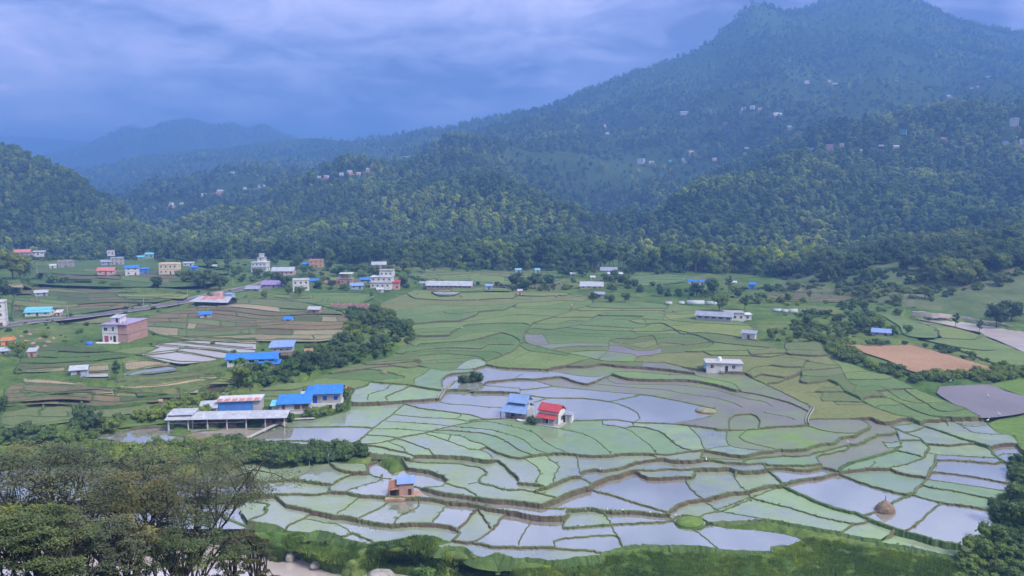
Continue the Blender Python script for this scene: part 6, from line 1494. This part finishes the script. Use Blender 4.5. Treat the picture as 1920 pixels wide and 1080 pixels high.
put_tree(225, 900, 56, 6.5, 15, 'smaller dark spreading tree between the two big brown ones', LEAF_OLIVE, ncl=90, nleaf=190)
put_tree(30, 955, 46, 5.2, 13, 'greener leafy tree in the lower left corner', LEAF_OLIVE2, ncl=130, nleaf=260, ls=.16)
put_tree(170, 975, 50, 4.6, 16, 'thin olive tree low in the middle of the lower left foliage', LEAF_BROWNISH, ncl=100, nleaf=200, ls=.17)
put_tree(345, 985, 55, 4.4, 17, 'sparse olive tree under the biggest spreading tree', LEAF_OLIVE2, ncl=80, nleaf=170, ls=.17)
put_tree(455, 995, 68, 3.2, 14, 'small dark tree right of the spreading trees above the river', LEAF_OLIVE, ncl=80, nleaf=230)
# ------------------------------------------------------------------ small things
def pole(u, v, hpx, label, mat=None, arm=True, cat='pole', name='utility_pole', w=.13, group=None):
    p = gpt(u, v); s = float(ppm(u, v, p.z)); h = hpx / s; r = tag(empty(name, p), label, cat, group)
    MB().cyl(0, 0, -.5, h, w, 7, w * .6).build('shaft', mat or WM['grey'], r)
    if arm: MB().box(-.8, .8, -.05, .05, h - .5, h - .4).build('crossarm', METAL, r); [MB().cyl(x, 0, h - .39, h - .2, .06, 6).build('insulator', WM['white'], r) for x in (-.7, .7)]
    return r
for u, v, h, l in ((128,597,24,'pale concrete pole by the road near the sky blue roof'), (270,580,22,'pale concrete pole in the middle of the road'), (352,560,18,'pale concrete pole by the road left of the hall'), (424,757,24,'slim pale pole behind the shop'), (70,512,18,'thin pole among the bushes under the left hill'), (437,535,16,'thin pole by the road above the hall')): pole(u, v, h, l)
WP = [gpt(u, v) + Vector((0, 0, h / float(ppm(u, v, 5)) - .3)) for u, v, h in ((-60, 606, 24), (128, 597, 24), (270, 580, 22), (352, 560, 18), (437, 535, 16))]
for sx in (-.7, .7):
    wv, wf = [], []
    for a, b in zip(WP[:-1], WP[1:]): tube(wv, wf, [tuple(a.lerp(b, k / 8) + Vector((sx, 0, -1.2 * 4 * (k / 8) * (1 - k / 8)))) for k in range(9)], [.025] * 9, 3)
    tag(meshobj('power_wire', wv, wf, BLACKT), 'thin %s power wire slung between the road poles' % ('left' if sx < 0 else 'right'), 'wire', 'power wires along the road')
posts = [(116,846),(254,858),(285,862),(375,864),(510,868),(580,868),(616,868)]
for i, (u, v) in enumerate(posts): pole(u, v, 17, 'white concrete fence post in front of the hedge, %s from the left' % ['first', 'second', 'third', 'fourth', 'fifth', 'sixth', 'seventh'][i], WM['white'], False, 'fence post', 'fence_post', .11, 'white fence posts along the hedge')
for i, (u, v) in enumerate([(518,842),(533,841),(548,841),(562,841),(592,840),(622,840)]): pole(u, v, 13, 'thin dark stake standing in the pond strip, %s from the left' % ['first', 'second', 'third', 'fourth', 'fifth', 'sixth'][i], WOOD, False, 'stake', 'stake', .06, 'stakes in the pond strip')
# haystack on its pole
p = ground_point(1659, 958); r = tag(empty('haystack', p + Vector((0, 0, -.1))), 'grey brown haystack around a pole on a bund between bright paddies', 'haystack'); r.scale = (.8, .8, .8)
rg = np.random.default_rng(5); V = []; Fc = []; prof = [(0, 1.75), (.5, 1.9), (1.1, 1.7), (1.7, 1.25), (2.2, .75), (2.7, .22)]; SEG = 22
for z, q in prof:
    for k in range(SEG): a = 6.2832 * k / SEG; V.append((math.cos(a) * q * (1 + rg.normal(0, .05)) * 1.15, math.sin(a) * q * (1 + rg.normal(0, .05)), z + rg.normal(0, .05)))
for i in range(len(prof) - 1):
    for k in range(SEG): Fc.append((i * SEG + k, i * SEG + (k + 1) % SEG, (i + 1) * SEG + (k + 1) % SEG, (i + 1) * SEG + k))
Fc.append(tuple(range((len(prof) - 1) * SEG, len(prof) * SEG))); meshobj('stack', V, Fc, STRAW, r)
sv, sf = [], []
for i in range(420):
    a = rg.uniform(0, 6.28); z = rg.uniform(.0, 2.5); q = np.interp(z, [x for x, _ in prof], [y for _, y in prof]) * 1.03; x, y = math.cos(a) * q * 1.15, math.sin(a) * q; k = len(sv); d = Vector((math.cos(a) * .25, math.sin(a) * .25, -rg.uniform(.2, .5))); t = Vector((-math.sin(a), math.cos(a), 0)) * .03
    b = Vector((x, y, z)); sv += [tuple(b - t), tuple(b + t), tuple(b + d + t), tuple(b + d - t)]; sf.append((k, k + 1, k + 2, k + 3))
meshobj('straw', sv, sf, STRAW, r); MB().cyl(0, 0, 0, 3.7, .09, 7).build('pole', WOOD, r)
MB().cyl(0, 0, -.6, .12, 2.3, 16, 2.0).build('earth_foot', BUND, r)
# straw heaps, scarecrow stake, boulders, mounds
def lump(name, u, v, wpx, hpx, mat, label, cat, seed, flat=True, sub=2, dz=0.0, group=None):
    p = ground_point(u, v); fw = p.y * CP - (p.z - CH) * SP; s = F / fw; w, h = wpx / s / 2, hpx / s; rg = np.random.default_rng(seed); bv, bf = ICO2 if sub == 2 else ICO1
    n = 1 + .22 * (fbm(bv[:, 0] * 2 + 9, bv[:, 1] * 2 + bv[:, 2], .8, seed, 3)); V = bv * n[:, None] * (w, w * .75, h * .8); V[:, 2] = np.maximum(V[:, 2], -.35 * h)
    o = meshobj(name, V, bf, mat, smooth=(mat is not STONE)); o.location = p + Vector((0, 0, h * .15 + dz)); o.rotation_euler = (0, 0, rg.uniform(0, 6)); tag(o, label, cat, group); return o
for i, (u, v, w, h, l) in enumerate([(865,556,9,4,'brown straw heap below the long barn'), (893,563,9,4,'brown straw heap at the top edge of the green paddies'), (970,553,8,4,'dark straw heap below the tiny red and white hut'), (1043,557,9,4,'dark straw heap left of the field path'), (783,552,5,3,'dark straw heap at the upper left paddy corner'), (1264,584,9,4,'brown straw heap at the far right paddies'), (720,700,14,5,'reddish straw heap on a green plot below the scrub slope'), (1105,554,5,3,'small dark heap by the path end'), (1757,620,10,4,'reddish heap in the green field by the river'), (553,716,8,5,'brown heap at the foot of the scrub slope')]): lump('straw_heap', u, v, w, h, STRAW, l, 'straw heap', 100 + i, group='straw heaps in the fields')
r = tag(empty('scarecrow', gpt(1072, 582)), 'brown straw bundle on a stake beside the field path', 'scarecrow'); MB().cyl(0, 0, -.3, 3.4, .06, 6).build('stake', WOOD, r); MB().cyl(0, 0, .0, 2.2, .75, 9, .2).build('straw', STRAW, r); MB().cyl(0, 0, 2.4, 3.0, .22, 8, .18).build('head', WM['white'], r); MB().box(-.7, .7, -.06, .06, 2.0, 2.12).build('arms', WOOD, r)
lump('boulder', 715, 1083, 56, 10, STONE, 'large grey boulder on the river bank at the bottom edge', 'boulder', 130, dz=.3); lump('boulder', 592, 1066, 22, 10, STONE, 'blue grey boulder in the river shallows', 'boulder', 131, dz=.4); lump('boulder', 545, 1052, 20, 16, STONE, 'brown boulder where the river meets the trees', 'boulder', 132, dz=.3)
for i in range(16): u = 470 + i * 17 + random.uniform(-6, 6); lump('stone', u, np.interp(u, [470, 560, 640, 760], [1030, 1048, 1064, 1082]) + random.uniform(-3, 3), random.uniform(4, 9), random.uniform(3, 5), STONE, 'small rounded stone along the river edge', 'stone', 140 + i, sub=1, dz=.1, group='stones along the river edge')
lump('mound', 880, 713, 46, 8, GRASSB, 'earth mound overgrown with bushes among the bright paddies', 'mound', 160); lump('mound', 1323, 772, 40, 7, pmat('pale_grass', (.20, .19, .11), (.30, .28, .17), .8, fine=.3), 'pale grassy islet in the bright paddy', 'mound', 161); lump('mound', 1293, 981, 62, 9, PM['LG'], 'bright green grassy island at a bund crossing', 'mound', 162)
# plastic tunnels at the far edge
TUNP = pmat('dull_plastic_film', (.36, .37, .38), (.50, .51, .52), 1.2, .5, coord='obj', fine=.15)
def tunnel(u, v, wpx, hpx, label, rz=0):
    p = gpt(u, v); s = float(ppm(u, v, p.z)); L_, h = wpx / s, hpx / s * .75; r = tag(empty('plastic_tunnel', p, math.radians(rz)), label, 'greenhouse', 'white plastic tunnels'); n = 10; V = []
    for x in (-L_ / 2, L_ / 2): V += [(x, -math.cos(math.pi * k / n) * h * 1.1, math.sin(math.pi * k / n) * h) for k in range(n + 1)]
    meshobj('cover', V, [(k, k + 1, n + 2 + k, n + 1 + k) for k in range(n)] + [tuple(range(n, -1, -1)), tuple(range(n + 1, 2 * n + 2))], TUNP, r, True)
    for k in range(4): x = -L_ / 2 + (k + .5) * L_ / 4; o = MB(); tube(o.v, o.f, [(x, -math.cos(math.pi * j / 8) * h * 1.12, math.sin(math.pi * j / 8) * h * 1.02) for j in range(9)], [.05] * 9, 4); o.build('hoop', METAL, r)
for i, (u, v, w, h, l) in enumerate([(1254,569,12,5,'first white plastic tunnel from the left at the far paddy edge'), (1278,569,10,6,'second white plastic tunnel from the left'), (1304,569,32,8,'longest white plastic tunnel at the far paddy edge'), (1340,570,32,7,'white plastic tunnel right of the longest one'), (1458,583,14,6,'left tunnel of the pair right of the white pillared building'), (1472,584,10,6,'middle tunnel right of the white pillared building'), (1487,584,15,7,'round ended white tunnel in the scrub'), (1506,582,10,3,'low white tunnel right of the round ended one'), (1532,586,26,3,'thin long white tunnel at the right of the scrub')]): tunnel(u, v, w, h, l, -8)
# concrete canals and the pond path
def canal(P, w, label):
    P = catmull(np.array(P, float), 6); r = tag(empty('canal', (0, 0, 0)), label, 'canal')
    for sg in (-1, 1):
        V = []; 
        for k, q in enumerate(P):
            z = max([side_z(q[0], q[1], a, b, float(zidw(*q)[0]), 4) for a, b in ((1, 0), (-1, 0), (0, 1), (0, -1))]); c = at(q[0], q[1], z); t = at(*(P[min(k + 1, len(P) - 1)]), z) - at(*(P[max(k - 1, 0)]), z); t = t[:2] / np.linalg.norm(t[:2]); n = np.array([-t[1], t[0]])
            for off, dz in ((w / 2, -.3), (w / 2, .42), (w / 2 + .12, .42), (w / 2 + .12, -.3)): m = c[:2] + n * sg * off; V.append((m[0], m[1], z + dz))
        meshobj('canal_wall', V, [(4 * i + j, 4 * i + (j + 1) % 4, 4 * i + 4 + (j + 1) % 4, 4 * i + 4 + j) for i in range(len(P) - 1) for j in range(4)], CONC, r)
canal([(1519,761),(1524,766),(1517,778),(1513,788),(1514,796)], .5, 'short white concrete canal bending between muddy paddies'); canal([(822,748),(835,730),(852,714)], .5, 'grey concrete canal left of the earth mound')
ribbon('path', catmull(np.array([(448,832),(477,818),(515,800),(540,790),(590,787)]), 6), 1.3, CONC, .45, 'pale concrete footpath along the pond')
# white stone embankment along the far river
r = tag(empty('embankment', (0, 0, 0)), 'pale stone embankment along the far river', 'embankment'); EP = catmull(np.array([(1712,588),(1760,592),(1800,597),(1850,606),(1900,614)], float), 12)
for i in range(len(EP) - 1):
    a, b = gpt(*EP[i]), gpt(*EP[i + 1]); hh = .9 + .25 * math.sin(i * 1.7); o = MB().slab([(a.x, a.y, a.z + hh), (b.x, b.y, b.z + hh), (b.x, b.y + 1.4, b.z + hh), (a.x, a.y + 1.4, a.z + hh)], 1.9); o.build('stone_block', pmat('embankment_stone', (.50, .40, .37), (.62, .52, .48), .5, .95, fine=.2) if 'embankment_stone' not in MATS else MATS['embankment_stone'], r)
# egrets: one continuous body each, with legs and bill
def egret(u, v, rz, label):
    p = ground_point(u, v); r = tag(empty('egret', p + Vector((0, 0, .02)), rz, 1.25), label, 'bird', 'white egrets in the fields'); V, Fc = [], []
    tube(V, Fc, [(-.34, 0, .42), (-.22, 0, .46), (-.02, 0, .50), (.14, 0, .54), (.20, 0, .66), (.17, 0, .80), (.21, 0, .90), (.29, 0, .91), (.33, 0, .905)], [.015, .07, .11, .085, .045, .035, .04, .035, .012], 8); meshobj('body', V, Fc, PLASTIC, r, True)
    V, Fc = [], []; tube(V, Fc, [(.32, 0, .905), (.45, 0, .89)], [.014, .003], 5); meshobj('bill', V, Fc, WM['yellow'], r)
    for y in (-.04, .04): V, Fc = [], []; tube(V, Fc, [(0, y, .44), (.02, y, .22), (-.01, y, 0), (.07, y, .005)], [.014, .011, .01, .006], 5); meshobj('leg', V, Fc, BLACKT, r)
for i, (u, v, l) in enumerate([(1782,718,'white egret at the top edge of the grey mud field'), (1853,746,'white egret in the middle of the grey mud field'), (1873,780,'white egret at the lower edge of the grey mud field'), (1589,833,'white egret on the terrace risers at right'), (1125,886,'white egret on the riser below the middle paddies'), (1852,792,'white egret on the bund beside the bright meadow'), (1324,866,'white egret near the bushes on the upper riser'), (866,617,'white egret in the green rice'), (1900,898,'white egret by the thicket at the right edge')]): egret(u, v, i * 1.3, l)
# rocks and pale litter that line a bund
for i in range(26):
    u = 1062 + i * 8.6 + random.uniform(-3, 3); v = np.interp(u, [1060, 1130, 1190, 1240, 1280], [960, 958, 962, 967, 972]) + random.uniform(-1, 1); lump('bund_stone', u, v, random.uniform(2.5, 5), random.uniform(2, 3), STONE if i % 3 else WM['white'], 'pale stone set along the lower grassy bund', 'stone', 200 + i, sub=1, dz=.45, group='stones along the lower bund')
for i, (u, v) in enumerate([(48,640),(62,645),(75,636),(90,642),(100,636),(56,628),(40,632),(84,650),(70,652),(300,752),(312,750),(330,748)]): lump('rubble_heap', u, v, random.uniform(8, 16), random.uniform(3, 5), SOIL, 'low heap of reddish rubble on the building ground by the road' if u < 200 else 'pinkish earth heap on the slope left of the shop', 'rubble', 240 + i, sub=1, group='rubble heaps')
o = lump('tarp', 168, 645, 20, 5, TARP, 'blue tarpaulin heap left of the unfinished brick house', 'tarpaulin', 260)
